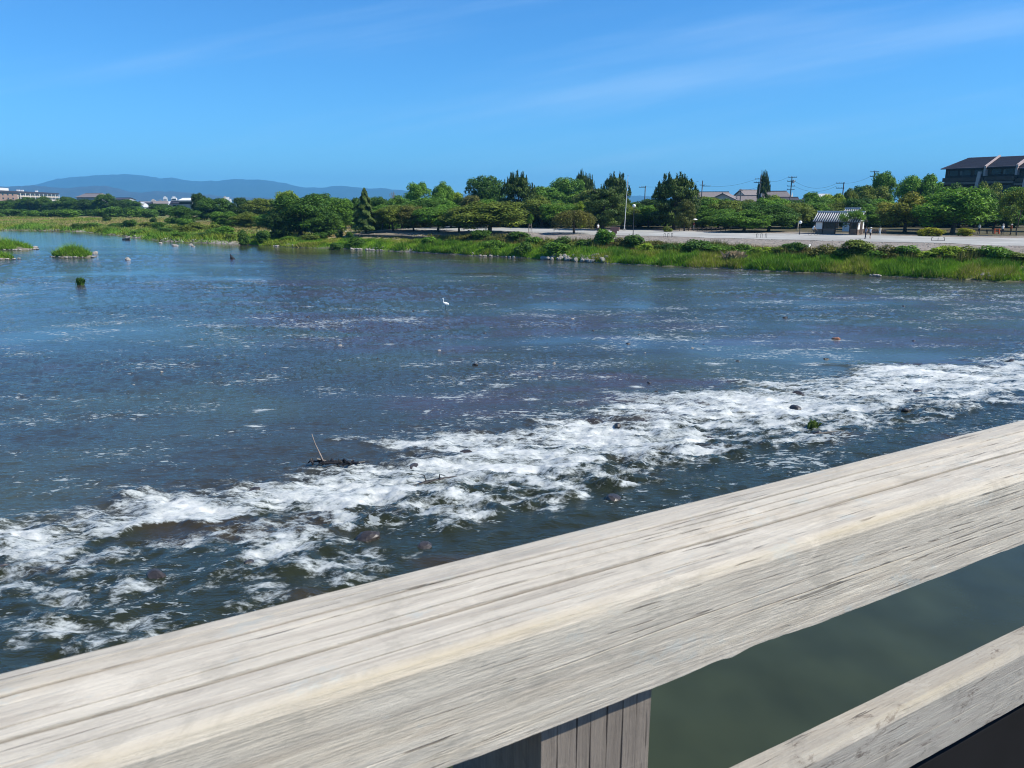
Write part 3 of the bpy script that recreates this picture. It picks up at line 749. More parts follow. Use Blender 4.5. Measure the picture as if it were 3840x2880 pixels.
def from_lobes(name, lob, n_, ln, wd, mat, rng, flat=0.8, up=0.35, down=0.45):
    w = lob[:, 3] ** 2; idx = rng.choice(len(lob), n_, p=w / w.sum())
    d = rnd_dirs(n_, rng, down); idx = idx[:len(d)]
    r = lob[idx, 3][:, None] * (0.62 + 0.45 * rng.random((len(d), 1)))
    P = lob[idx, :3] + d * r * np.array([1, 1, flat])
    P[:, 2] = np.maximum(P[:, 2], 0.05)
    return leaf_mesh(name, P, d * 0.9 + rng.normal(size=d.shape) * 0.55 + np.array([0, 0, up]), ln, wd, mat, rng)
def trunk_mb(rng, h, r0, limbs, spread, zlo=0.35):
    m = MB()
    bend = rng.uniform(-0.25, 0.25, 2)
    pts = [(bend[0] * math.sin(t * 3), bend[1] * math.sin(t * 2.5), -0.3 + (h + 0.3) * t) for t in np.linspace(0, 1, 7)]
    m.tube(pts, [r0 * (1.25 if i == 0 else 1 - 0.11 * i) for i in range(7)], 7)
    for k in range(limbs):
        a = 2 * math.pi * (k + rng.random()) / limbs; z = h * (zlo + (0.9 - zlo) * k / max(1, limbs)); L = spread * rng.uniform(0.6, 1.05)
        m.tube([(0, 0, z), (math.cos(a) * L * 0.45, math.sin(a) * L * 0.45, z + 0.28 * L), (math.cos(a) * L, math.sin(a) * L, z + 0.65 * L + 0.3)], [r0 * 0.5, r0 * 0.33, r0 * 0.1], 5)
    return m
def proto_round(k):
    rng = np.random.default_rng(500 + k)
    lob = lobes_round(rng, 60, 3.0, 2.9, 4.6, 0.45, 1.35); lob = np.vstack([lob, lobes_round(rng, 30, 3.1, 1.4, 2.0, 0.5, 1.1)]); lob[:, :2] *= (1 + 0.18 * np.sin(np.arctan2(lob[:, 1], lob[:, 0]) * 3 + k))[:, None]
    return [('crown', from_lobes('crown', lob, 17000, 0.16, 0.09, LEAF, rng)), ('trunk', trunk_mb(rng, 6.2, 0.26, 8, 2.2).mesh('trunk', BARK))]
def proto_cherry(k):
    rng = np.random.default_rng(540 + k)
    n_ = 110; a = rng.random(n_) * 2 * math.pi; r = np.sqrt(rng.random(n_)) * 3.4
    z = 7.0 - 0.17 * r ** 2 - rng.random(n_) ** 1.1 * 4.6 * (1 - r / 9) + 0.5 * np.sin(a * 2.3 + k) + 0.4 * np.sin(r * 2.1 + 2 * k)
    lob = np.stack([np.cos(a) * r, np.sin(a) * r, z, rng.uniform(0.6, 1.25, n_)], 1)
    return [('crown', from_lobes('crown', lob, 16000, 0.17, 0.085, LEAF, rng, 0.8, 0.6, 0.3)), ('trunk', trunk_mb(rng, 4.6, 0.26, 9, 2.6, 0.35).mesh('trunk', BARK))]
def proto_pine(k, spiky):
    rng = np.random.default_rng(580 + k)
    pads = []
    for i in range(78):
        z = 1.2 + 6.2 * (i / 78) ** 0.95; rmax = (3.9 * (1 - ((z - 3.0) / 6.2) ** 2) if z > 3.0 else 2.6 + 0.75 * (z - 1.2)) * rng.uniform(0.15, 1.02) ** 0.6
        a = rng.random() * 6.283; pads.append((math.cos(a) * rmax * 0.8, math.sin(a) * rmax * 0.8, z, rng.uniform(0.7, 1.15)))
    pads += [(rng.uniform(-1.3, 1.3), rng.uniform(-1.3, 1.3), rng.uniform(6.4, 7.6), rng.uniform(0.3, 0.55)) for _ in range(14)]
    lob = np.array(pads)
    w = lob[:, 3] ** 2; n_ = 16000; idx = rng.choice(len(lob), n_, p=w / w.sum())
    d = rnd_dirs(n_, rng, 0.3); idx = idx[:len(d)]
    P = lob[idx, :3] + d * lob[idx, 3][:, None] * (0.5 + 0.55 * rng.random((len(d), 1))) * np.array([1, 1, 0.55])
    if spiky:      # upright leaders that break the outline
        SP_ = []
        for _ in range(46):
            a = rng.random() * 6.283; rr_ = 3.4 * math.sqrt(rng.random()); zt_ = 8.0 - 0.24 * rr_ ** 2; L_ = rng.uniform(0.8, 1.5)
            for q_ in range(60): t_ = rng.random(); SP_.append((math.cos(a) * rr_ + rng.normal() * 0.16 * (1 - t_), math.sin(a) * rr_ + rng.normal() * 0.16 * (1 - t_), zt_ - 0.4 + L_ * t_))
        SP_ = np.array(SP_); P = np.vstack([P, SP_]); d = np.vstack([d, np.stack([rng.normal(size=len(SP_)), rng.normal(size=len(SP_)), np.full(len(SP_), 0.6)], 1)])
    al = d * 0.6 + np.array([0, 0, 1.1 if spiky else 0.45]) + rng.normal(size=d.shape) * 0.3
    crown = leaf_mesh('crown', P, d + rng.normal(size=d.shape) * 0.5, 0.27, 0.06, NEEDLE, rng, al)
    return [('crown', crown), ('trunk', trunk_mb(rng, 7.2, 0.24, 12, 2.3, 0.3).mesh('trunk', BARK))]
def proto_cone(k):
    rng = np.random.default_rng(620 + k)
    n_ = 13000; tier = rng.random(n_) ** 0.75
    z = 0.9 + 7.1 * (1 - tier); rm = 0.15 + 3.3 * tier ** 0.85 * (0.8 + 0.2 * np.sin(z * 5.2))
    a = rng.random(n_) * 6.283; r = rm * np.sqrt(rng.random(n_)) ** 0.5 * (0.85 + 0.25 * np.sin(a * 5 + z * 3))
    P = np.stack([np.cos(a) * r, np.sin(a) * r, z - 0.16 * r], 1)
    d = np.stack([np.cos(a), np.sin(a), np.full(n_, 0.7)], 1)
    al = np.stack([np.cos(a), np.sin(a), np.full(n_, -0.3)], 1) + rng.normal(size=(n_, 3)) * 0.35
    return [('crown', leaf_mesh('crown', P, d + rng.normal(size=d.shape) * 0.4, 0.26, 0.08, NEEDLE, rng, al)), ('trunk', MB().tube([(0, 0, -0.3), (0, 0, 4), (0, 0, 7.9)], [0.3, 0.2, 0.03], 7).mesh('trunk', BARK))]
def proto_weep(k):
    rng = np.random.default_rng(640 + k)
    P = []; A = []
    for i in range(230):
        a = rng.random() * 6.283; r0 = rng.uniform(0.6, 3.0); z0 = 7.6 - 0.28 * r0 ** 2 * 0.6 - rng.random() * 0.9; L = rng.uniform(1.5, 5.2)
        for s in np.linspace(0, 1, 36):
            rr = r0 + 0.9 * s ** 0.6
            P.append((math.cos(a) * rr + rng.normal() * 0.1, math.sin(a) * rr + rng.normal() * 0.1, max(0.3, z0 - L * s ** 1.2))); A.append((math.cos(a) * 0.3, math.sin(a) * 0.3, -1))
    P = np.array(P); A = np.array(A) + rng.normal(size=P.shape) * 0.2
    return [('crown', leaf_mesh('crown', P, rng.normal(size=P.shape) + np.array([0, 0, 0.4]), 0.2, 0.06, LEAF, rng, A)), ('trunk', trunk_mb(rng, 6.6, 0.22, 9, 2.4, 0.55).mesh('trunk', BARK))]
def branchy(rng, h, r0, depth, m, p, d, L):
    q = p + d * L
    m.tube([p, (p + q) / 2 + Vector(rng.normal(size=3)) * L * 0.05, q], [r0, r0 * 0.8, r0 * 0.6], 5, False)
    tips = []
    if depth == 0: return [q]
    for k in range(3 if depth > 1 else 4):
        nd = (d + Vector(rng.normal(size=3)) * 0.42 + Vector((0, 0, 0.16))).normalized()
        tips += branchy(rng, h, r0 * 0.58, depth - 1, m, q, nd, L * rng.uniform(0.6, 0.82))
    return tips
def proto_sparse(k, leafy=True):
    rng = np.random.default_rng(660 + k); m = MB()
    tips = branchy(rng, 8, 0.17, 4, m, Vector((0, 0, -0.2)), Vector((0, 0, 1)), 2.35)
    parts = [('trunk', m.mesh('trunk', BARK if leafy else PALE_BARK))]
    if leafy:
        T = np.array([tuple(t) for t in tips]); idx = rng.integers(0, len(T), 4200)
        P = T[idx] + rng.normal(size=(4200, 3)) * 0.38; d = rng.normal(size=P.shape) + np.array([0, 0, 0.5])
        parts.insert(0, ('crown', leaf_mesh('crown', P, d, 0.17, 0.085, LEAF, rng)))
    return parts
def proto_bush(k):
    rng = np.random.default_rng(700 + k)
    lob = lobes_round(rng, 22, 2.7, 2.6, 3.6, 1.2, 2.2); lob = np.vstack([lob, lobes_round(rng, 14, 3.0, 0.9, 1.4, 1.0, 1.7)])
    me = from_lobes('foliage', lob, 3600, 0.42, 0.2, LEAF, rng, 0.9, 0.5, 0.3)
    return [('foliage', me), ('stem', MB().tube([(0, 0, -0.6), (0.2, 0, 2.5), (0.8, 0.3, 5)], [0.3, 0.2, 0.08], 5).tube([(0, 0, 0.3), (-0.9, -0.4, 4.6)], [0.2, 0.06], 5).mesh('stem', BARK))]
PROTO = {
    'round': [proto_round(k) for k in range(4)], 'cherry': [proto_cherry(k) for k in range(3)], 'pine': [proto_pine(k, True) for k in range(2)], 'pads': [proto_pine(10 + k, False) for k in range(2)],
    'cone': [proto_cone(0)], 'weep': [proto_weep(0)], 'sparse': [proto_sparse(k) for k in range(2)], 'bare': [proto_sparse(9, False)], 'bush': [proto_bush(k) for k in range(4)]}
NAMES = {'round': 'broadleaf_tree', 'cherry': 'spreading_tree', 'pine': 'pine_tree', 'pads': 'pine_tree', 'cone': 'conifer_tree', 'weep': 'weeping_tree', 'sparse': 'open_crowned_tree', 'bare': 'bare_tree', 'bush': 'shrub'}
tree_n = [0]
def plant(kind, x, y, w, h, colr, label, cat=None, group=None, z=None, name=None, dark=1.0):
    k = tree_n[0]; tree_n[0] += 1
    pr = PROTO[kind][k % len(PROTO[kind])]
    zz = gz(x, y) if z is None else z
    e = empty(name or NAMES[kind], (x, y, zz - 0.02), (k * 2.399) % 6.283, label, cat or ('shrub' if kind == 'bush' else 'tree'), group)
    e.scale = (w / 7.2, w / 7.2, h / 8.0)
    for nm, me in pr:
        o = link(bpy.data.objects.new(nm, me), e); o.color = (colr[0], colr[1], colr[2], 1)
    return e
_BK = {}
def on_bank(X, s):
    """the spot s metres inland from the water on the bearing of column X"""
    k_ = round(X / 4.0)
    if k_ not in _BK:
        yy = np.linspace(55.0, 300.0, 500); _BK[k_] = (yy, np.maximum.accumulate(poly_sd(BANK, col(k_ * 4.0, yy, 1.5), yy, False)))
    yy, ss = _BK[k_]; lo = float(np.interp(s, ss, yy))
    return col(X, lo, 1.5), lo
def tree(kind, X, Yt, Wp, d, colr, label, group=None, cat=None, name=None):
    x = col(X, d); z = gz(x, d)
    return plant(kind, x, d, Wp * mpp(d) * (1.0 if kind in ('bush', 'cone', 'sparse') else 1.16), max(1.0, zat(Yt, d) - z), colr, label, cat, group, name=name)
G1 = (0.062, 0.115, 0.026); G2 = (0.036, 0.072, 0.02); G3 = (0.125, 0.165, 0.028); OL = (0.082, 0.1, 0.03); PI = (0.036, 0.055, 0.02); PB = (0.058, 0.062, 0.026); BR = (0.085, 0.08, 0.038); BG = (0.072, 0.135, 0.028); DK = (0.024, 0.046, 0.016); OR = (0.12, 0.115, 0.03)
PARK = 'trees of the riverside park'
TREES = [
    # downstream grove
    ('round', 752, 722, 60, 262, DK, 'dark tufted tree rising above the grove beside the white town buildings'),
    ('round', 800, 738, 125, 250, G2, 'broad dark green tree just right of the white town buildings'),
    ('round', 690, 772, 95, 235, G2, 'low rounded tree below the flat white town roof'),
    ('round', 905, 735, 85, 245, DK, 'dark tree behind the grove right of the gap showing a pale tower'),
    ('round', 985, 742, 135, 232, OL, 'wide olive brown tree behind the downstream shrubs'),
    ('round', 845, 790, 95, 205, G1, 'light green bushy tree low in the downstream grove'),
    ('round', 925, 795, 95, 200, OL, 'olive bushy tree in front of the wide brown-green one'),
    ('round', 1000, 800, 85, 192, G1, 'small light green tree beside the big dark riverside tree'),
    ('round', 1085, 713, 95, 190, G3, 'yellow-green domed tree crown above the big dark riverside tree'),
    ('round', 1125, 722, 200, 160, G2, 'biggest dark tree standing close to the water by the meadow'),
    ('round', 1045, 795, 90, 156, DK, 'dark low tree at the foot of the biggest riverside tree'),
    ('round', 1200, 716, 140, 182, G2, 'tall green tree right behind the biggest riverside tree'),
    ('round', 1265, 740, 120, 172, G1, 'bushy green tree left of the conifer'),
    ('round', 1320, 738, 90, 186, G2, 'dark tree close behind the conifer on its left side'),
    ('round', 1225, 790, 110, 158, G2, 'low dark tree above the tan earth patch'),
    ('cone', 1372, 706, 132, 150, PI, 'dark pointed conifer beside the small shelter'),
    ('round', 1418, 735, 80, 190, G2, 'dark rounded tree behind the small shelter'),
    ('bare', 1476, 696, 50, 225, PB, 'leafless pale tree showing against the hills'),
    ('round', 1500, 735, 100, 205, G1, 'green tree below the leafless pale tree'),
    ('cherry', 1475, 766, 120, 152, OL, 'olive spreading tree over the small shelter'),
    ('cherry', 1552, 770, 105, 150, BR, 'brownish spreading tree at the top of the stone slope'),
    ('round', 1570, 678, 95, 212, BG, 'tall bright green tree against the sky, left one of two'),
    ('round', 1662, 684, 80, 216, BG, 'tall bright green tree against the sky, right one of two'),
    ('round', 1712, 712, 70, 218, G3, 'yellowish rounded tree right of the two tall bright trees'),
    ('round', 1620, 738, 150, 188, G1, 'mid green tree under the two tall bright trees'),
    ('cherry', 1640, 764, 140, 147, G1, 'spreading green tree with dark trunk over the shaded slope'),
    ('cherry', 1722, 772, 115, 143, OL, 'spreading olive tree left of the wide umbrella tree'),
    ('round', 1768, 725, 85, 190, BR, 'grey brown tree behind the wide umbrella tree'),
    ('round', 1822, 656, 132, 212, G2, 'large dark domed tree against the sky behind the umbrella tree'),
    ('cherry', 1835, 752, 240, 139, OL, 'wide umbrella-shaped tree on the edge of the promenade'),
    ('pine', 1942, 660, 120, 178, PI, 'tall dark pine with spiky top right of the domed tree'),
    ('round', 2045, 690, 140, 216, G1, 'green tree right behind the tall spiky pine'),
    ('round', 2120, 662, 120, 226, G1, 'high green tree crown left of the two fir tops'),
    ('pine', 2178, 650, 52, 236, PI, 'taller of the two dark fir tops on the skyline'),
    ('pine', 2208, 668, 44, 238, PI, 'shorter of the two dark fir tops on the skyline'),
    ('round', 2210, 702, 110, 215, OL, 'olive tree below the two fir tops'),
    ('cherry', 2030, 735, 165, 166, OL, 'soft olive tree behind the young staked tree'),
    ('cherry', 2105, 752, 130, 160, G1, 'green spreading tree behind the weeping tree'),
    ('round', 2178, 756, 50, 156, G3, 'small bright yellow-green tree above the weeping tree'),
    ('sparse', 1988, 800, 34, 138, G1, 'thin young staked tree standing on the pale promenade'),
    ('weep', 2152, 780, 140, 134, BR, 'drooping brownish weeping tree on the promenade edge'),
    ('pads', 2258, 704, 165, 150, PI, 'dark pine with layered pads behind the red brown stone block'),
    ('pine', 2305, 664, 112, 186, PI, 'spiky dark pine just left of the white flagpole'),
    ('round', 2372, 752, 80, 172, G2, 'dark rounded tree right of the flagpole behind the globe lamp'),
    ('cherry', 2432, 770, 110, 160, G1, 'green tree between the globe lamp and the great pine'),
    ('round', 2430, 745, 60, 205, OL, 'pale olive tree under the thin utility pole'),
    ('pine', 2525, 667, 172, 152, PI, 'great rounded dark pine standing alone against the sky'),
    ('pads', 2566, 745, 75, 143, PB, 'pine with two pale bare trunks beside the person in red'),
    ('round', 2640, 735, 110, 180, OL, 'olive tree just right of the great dark pine'),
    ('round', 2712, 742, 100, 176, G1, 'green tree left of the pale green roof'),
    ('cherry', 2690, 780, 130, 150, G1, 'low spreading green tree behind the rope fence'),
    ('cherry', 2785, 786, 175, 138, G1, 'broad low green tree below the pale green roof'),
    ('pine', 2856, 655, 42, 240, PI, 'slim ragged pine beside the tallest utility pole'),
    ('cherry', 2880, 762, 165, 142, G2, 'dark green spreading tree left of the tiled kiosk'),
    ('round', 2905, 733, 80, 200, G3, 'yellow-green rounded tree below the four-armed utility pole'),
    ('round', 3035, 713, 98, 190, G1, 'green rounded tree on the skyline left above the kiosk roof'),
    ('cherry', 2985, 758, 140, 162, OL, 'olive tree behind the left end of the kiosk'),
    ('round', 3120, 722, 95, 192, G3, 'sunlit yellow-green tree directly behind the kiosk roof'),
    ('round', 3172, 709, 62, 204, OL, 'small olive crown under the frame-topped utility pole'),
    ('round', 3215, 688, 92, 208, G2, 'dark green tree right of the frame-topped utility pole'),
    ('round', 3300, 640, 90, 196, G1, 'tall ivy-covered tree beside the highest utility pole'),
    ('round', 3262, 690, 110, 186, OL, 'dull green tree in front of the tall ivy-covered one'),
    ('sparse', 3372, 650, 62, 206, G1, 'airy open tree with sky showing through its branches'),
    ('cherry', 3250, 765, 150, 150, G1, 'soft green spreading tree right behind the kiosk'),
    ('sparse', 3185, 776, 105, 126, G1, 'small light maple standing in front of the kiosk roof'),
    ('round', 3440, 648, 132, 182, BG, 'bright green rounded tree left of the dark hotel'),
    ('cherry', 3392, 722, 175, 137, OR, 'orange-tinged layered tree right of the kiosk'),
    ('cherry', 3495, 730, 150, 150, G1, 'green tree between the orange-tinged one and the hotel'),
    ('cherry', 3570, 698, 230, 131, BG, 'wide bright green layered tree in front of the hotel'),
    ('round', 3688, 676, 92, 172, OL, 'clipped round tree top in front of the hotel balcony'),
    ('cherry', 3725, 742, 130, 148, G1, 'low green tree below the clipped round one'),
    ('round', 3800, 690, 130, 162, G1, 'green tree at the very edge in front of the hotel'),
    ('round', 3652, 704, 110, 160, G2, 'dark green tree directly below the hotel balcony'),
    ('round', 3758, 716, 100, 168, OL, 'olive tree below the hotel between the clipped one and the picture edge'),
    ('round', 3560, 690, 110, 176, G2, 'dark tree at the left foot of the hotel'),
    ('round', 3080, 735, 110, 180, G1, 'mid green tree behind the middle of the kiosk'),
    ('round', 2770, 752, 90, 172, OL, 'olive tree below the pale blue house'),
    ('round', 3905, 690, 130, 140, G1, 'green tree just beyond the picture edge beside the sparse grey-stemmed one'),
    ('sparse', 3812, 684, 120, 124, OL, 'sparse grey-stemmed tree nearest to the picture edge on the promenade'),
]
for t in TREES: tree(*t, group=PARK)
_ones = ['', 'first', 'second', 'third', 'fourth', 'fifth', 'sixth', 'seventh', 'eighth', 'ninth', 'tenth', 'eleventh', 'twelfth', 'thirteenth', 'fourteenth', 'fifteenth', 'sixteenth', 'seventeenth', 'eighteenth', 'nineteenth']
ORD = _ones[1:] + [(t + 'tieth' if not k else ('twenty thirty forty fifty'.split()[i] + '-' + _ones[k])) for i, t in enumerate(('twen', 'thir', 'for', 'fif')) for k in range(10)]
def ORD_(i): return ORD[i].capitalize()
# shaded back rows that close the park
rb = random.Random(77)
BACK = [1240 + 58 * i for i in range(56)]
for i, X in enumerate(BACK):
    tree('round', X + rb.uniform(-12, 12), rb.uniform(742, 768), rb.uniform(100, 140), rb.uniform(190, 232), (G2, DK, OL, G1, G2)[i % 5], '%s tree of the shaded back row counting from the conifer' % ORD_(i), 'back row of the park')
for i in range(30):
    X = 1440 + 80 * i
    tree('cherry' if i % 2 else 'round', X + rb.uniform(-16, 16), rb.uniform(738, 772), rb.uniform(110, 150), rb.uniform(156, 174), (G1, OL, G2, BG, OL)[i % 5], '%s tree of the middle row under the taller trees counting from the small shelter' % ORD_(i), 'middle row of the park')
for i in range(40):
    X = 1420 + 62 * i
    tree('bush', X + rb.uniform(-14, 14), rb.uniform(800, 822), rb.uniform(85, 120), rb.uniform(166, 186), (DK, G2, DK, OL)[i % 4], '%s dark understory shrub under the park trees counting from the small shelter' % ORD_(i), 'understory shrubs')
# far tree line below the apartment block
line = [(10, 752, 60), (48, 748, 55), (85, 742, 50), (108, 738, 45), (132, 744, 40), (165, 736, 50), (195, 752, 45), (218, 758, 50), (250, 735, 52), (285, 745, 60), (325, 742, 60), (362, 748, 55), (405, 724, 56), (440, 750, 60), (478, 744, 60), (505, 752, 50), (590, 762, 60), (625, 766, 55)]
for i, (X, Y, w) in enumerate(line):
    tree('round', X, Y, w * 1.15, 395 + (i * 37) % 40, (G2, DK, (0.045, 0.08, 0.024))[i % 3], '%s tree from the river end of the far tree line below the apartments' % ORD[i].capitalize() if i != 12 else 'dark domed tree standing out above the far tree line', 'far tree line')
for i, X in enumerate([-20, 30, 75, 120, 170, 215, 262, 300, 345, 385, 425, 470, 515, 560, 610, 655]):
    tree('bush', X, 786 - (i * 7) % 9 - (10 if X > 370 else 0), 62, 300 + (i * 29) % 34, (G1, (0.05, 0.095, 0.03), G2)[i % 3], '%s shrub from the picture edge in the hedge row across the meadow' % ORD[i].capitalize(), 'hedge row across the meadow')
for X, Y, w, d, c, lb in [(400, 797, 30, 262, DK, 'small dark pointed shrub alone on the far meadow'), (488, 818, 52, 222, G2, 'dark spreading shrub on the far meadow, nearer the river'), (575, 812, 26, 228, DK, 'slim dark shrub upright on the far meadow'),
                          (592, 826, 44, 208, G2, 'rounded dark shrub beside the slim one on the meadow'), (640, 805, 45, 240, G2, 'dark shrub at the meadow edge before the downstream grove'), (690, 812, 60, 215, G1, 'light green shrub before the downstream grove'),
                          (735, 830, 70, 190, OL, 'olive shrub clump at the foot of the downstream grove'), (850, 838, 55, 168, BG, 'bright green shrub on the bank below the grove'), (915, 858, 45, 153, G2, 'dark round shrub near the water below the big dark tree'),
                          (985, 855, 50, 152, G2, 'dark shrub touching the foot of the biggest riverside tree'), (800, 835, 60, 178, OL, 'olive shrub on the bank left of the bright green one'), (650, 840, 40, 195, OL, 'olive shrub on the open meadow near the water'),
                          (1270, 858, 30, 150, DK, 'small dark shrub on the tan earth patch'), (1310, 862, 26, 146, G2, 'smaller green shrub by the end of the stone wall'), (1255, 905, 50, 137, G2, 'green shrub at the waterline below the tan patch'),
                          (1325, 885, 34, 140, G1, 'leafy shrub just above the grass below the stone wall')]:
    tree('bush', X, Y, w, d, c, lb, 'meadow shrubs')
for i, (X, s_, h, w) in enumerate([(300, 3, 1.4, 4.5), (345, 5, 1.6, 5), (395, 2.5, 1.2, 4.5), (440, 8, 1.8, 5), (520, 3, 1.3, 4), (560, 12, 2.0, 5), (615, 6, 1.4, 4), (675, 4, 1.2, 3.5), (705, 10, 1.9, 4.5), (770, 4, 1.3, 3.6), (815, 9, 1.8, 4.2), (870, 4, 1.2, 3.2), (1020, 5, 1.4, 3.2), (1085, 4, 1.3, 3.2), (1160, 5, 1.5, 3.4), (1200, 8, 1.7, 3.4)]):
    x, y = on_bank(X, s_)
    plant('bush', x, y, w, h, (G2, G1, OL)[i % 3], '%s low scrub bush along the meadow bank counting from the far bend' % ORD_(i), group='meadow bank scrub')
# embankment shrubs, upstream from the stone wall
k = 0
for X, h, w, c in [(1700, 1.3, 2.6, OL), (1752, 1.5, 2.4, BR), (1806, 1.9, 2.6, G2), (1850, 1.2, 2.2, OL), (1895, 1.3, 2.5, BR), (1945, 1.8, 2.6, G2), (1998, 1.9, 2.0, G1), (2052, 1.5, 2.6, OL), (2110, 1.9, 3.0, G2), (2160, 1.4, 2.2, OL), (2200, 1.6, 2.2, G2),
                   (2268, 3.0, 2.4, G1), (2330, 1.5, 2.2, BR), (2378, 2.4, 2.4, G2), (2445, 1.4, 2.4, BR), (2500, 1.6, 2.6, G2), (2550, 1.5, 2.4, G1), (2610, 2.2, 3.2, G2), (2690, 1.6, 3.0, G1), (2745, 1.5, 2.6, G1), (2800, 1.6, 2.8, G1), (2862, 1.5, 2.6, G3), (2920, 1.4, 2.6, OL), (2975, 1.4, 2.2, G2),
                   (3080, 1.8, 2.8, BR), (3150, 1.6, 2.6, G2), (3215, 2.2, 3.0, OL), (3280, 1.6, 2.6, G1), (3340, 1.9, 2.6, BR), (3395, 1.8, 2.4, G1), (3480, 1.2, 2.4, G3), (3545, 1.5, 2.6, G3), (3610, 1.4, 2.4, OL), (3720, 2.3, 3.0, G1), (3800, 1.3, 2.8, OL)]:
    x, y = on_bank(X, 6.9 + (k % 3) * 0.4)
    col_name = {G1: 'green', G2: 'dark green', BR: 'brownish', OL: 'olive', G3: 'yellowish'}[c]
    plant('bush', x, y, w * 1.25, h * 0.98, c, '%s shrub, %s along the embankment counting from the stone wall' % (col_name.capitalize(), ORD[k] if k < len(ORD) else 'last'), group='embankment shrubs', z=gz(x, y) - 0.1)
    k += 1
for X, s, h, w, c, lb in [(2090, 1.8, 2.3, 3.4, G1, 'tall leafy shrub at the waterline beside the pale riprap stones'), (1340, 2.2, 1.6, 3.0, G2, 'dark shrub at the water end of the tall bank grass'), (1610, 3.0, 1.8, 2.6, BG, 'bright green shrub standing out of the bank grass'), (2420, 4.5, 1.7, 2.2, G3, 'pale leafy shrub in the grass behind the riprap stones'),
                          (1850, 2.5, 1.9, 3.0, G1, 'green shrub in the bank grass below the umbrella tree'), (1960, 1.6, 1.9, 2.6, G2, 'dark shrub at the waterline left of the tall leafy one')]:
    x, y = on_bank(X, s); plant('bush', x, y, w, h, c, lb, group='waterline shrubs')
for X, Y, w, lb in [(3492, 846, 80, 'clipped yellow-green bush under the bright layered tree'), (3616, 851, 56, 'clipped golden bush at the right end of the planting bed'), (3458, 855, 34, 'small clipped yellowish bush at the left of the golden ones')]:
    tree('bush', X, Y, w, 122, (0.17, 0.16, 0.025), lb, 'clipped bushes', name='clipped_bush')
tree('bush', 2505, 846, 36, 140, OL, 'low olive bush at the foot of the great pine', 'meadow shrubs')
x, y = on_bank(2752, 3.2)

# ------------------------------------------------------------------ grass and weeds (nobody could count them)
def blades(name, P, H, Wd, Cc, label, rng, lean=0.35, parent=None):
    n_ = len(P); a = rng.random(n_) * 6.283
    side = np.stack([np.cos(a), np.sin(a), np.zeros(n_)], 1) * Wd[:, None]
    b = rng.random(n_) * 6.283
    tip = P + np.stack([np.cos(b) * lean * H * rng.random(n_), np.sin(b) * lean * H * rng.random(n_), H], 1)
    V = np.stack([P - side, P + side, tip], 1).reshape(-1, 3)
    me = mesh_np(name, V, np.arange(n_ * 3).reshape(-1, 3)); vcol(me, 'tint', np.repeat(Cc, 3, axis=0)); me.materials.append(GRASS)
    o = link(bpy.data.objects.new(name, me), parent)
    return tag(o, label, 'grass' if label else None, kind='stuff')
def bank_points(n_, t0, t1, s0, s1, rng):
    seg = BANK[1:14]; d = np.diff(seg, axis=0); L = np.r_[0, np.cumsum(np.hypot(d[:, 0], d[:, 1]))]
    t = rng.uniform(t0, t1, n_); i = np.clip(np.searchsorted(L, t) - 1, 0, len(d) - 1)
    bx = np.interp(t, L, seg[:, 0]); by = np.interp(t, L, seg[:, 1]); dd = d[i] / np.hypot(d[i][:, 0], d[i][:, 1])[:, None]
    s = rng.uniform(s0 - 3, s1 + 3, n_)
    x = bx + dd[:, 1] * s; y = by - dd[:, 0] * s
    si, _ = inland(x, y); k = (si > s0) & (si < s1)
    return x[k], y[k], si[k]
gA = np.array([0.20, 0.36, 0.024]); gB = np.array([0.085, 0.19, 0.02]); gS = np.array([0.36, 0.29, 0.12]); gY = np.array([0.30, 0.32, 0.04]); gBr = np.array([0.17, 0.12, 0.045])
def mixn(a, b, t): return a * (1 - t[:, None]) + b * t[:, None]
rng = np.random.default_rng(901)
x, y, s = bank_points(330000, 0, 178, 0.0, 7.4, rng)
gap = sstep(0.22, 0.42, fbm(x * 0.07, y * 0.07, 3, 905)) * sstep(3.4, 1.5, s)
k = rng.random(len(x)) > gap * 0.96
x, y, s = x[k], y[k], s[k]
nn = fbm(x * 0.13, y * 0.13, 3, 907); n2_ = fbm(x * 0.45, y * 0.45, 3, 909)
C_ = mixn(np.broadcast_to(gA, (len(x), 3)), gB, sstep(-0.15, 0.3, n2_ + 0.4 * (rng.random(len(x)) - 0.5)))
C_ = mixn(C_, gY, sstep(0.0, 0.3, nn) * 0.7); C_ = mixn(C_, gS, (rng.random(len(x)) < 0.04 + 0.20 * sstep(0.05, 0.35, nn)) * 0.85)
H = (1 - 0.4 * sstep(-84, -92, x * 0.85 - y * 0.53)) * (0.35 + 0.6 * sstep(-0.3, 0.35, n2_)) * (0.6 + 0.7 * rng.random(len(x))) * (1.0 - 0.35 * sstep(4.5, 7, s))
blades('bank_grass', np.stack([x, y, height(x, y) - 0.03], 1), H, 0.03 + 0.035 * rng.random(len(x)), C_, 'tall green grass along the far river bank', rng, 1.0)
x, y, s = bank_points(120000, 0, 150, 6.0, 8.8, rng)
nn = fbm(x * 0.2, y * 0.2, 3, 917)
C_ = mixn(np.broadcast_to(gBr, (len(x), 3)), np.array([0.07, 0.095, 0.026]), sstep(-0.2, 0.2, nn)); C_ = mixn(C_, gS, (rng.random(len(x)) < 0.22) * 0.7); C_ = mixn(C_, gY, (rng.random(len(x)) < 0.2) * 0.8)
H = (0.4 + 0.6 * rng.random(len(x))) * (0.8 + 0.8 * sstep(-0.2, 0.3, nn)) * sstep(9.2, 7.8, s) * (0.12 + 0.88 * sstep(-90, -84, x * 0.85 - y * 0.53))
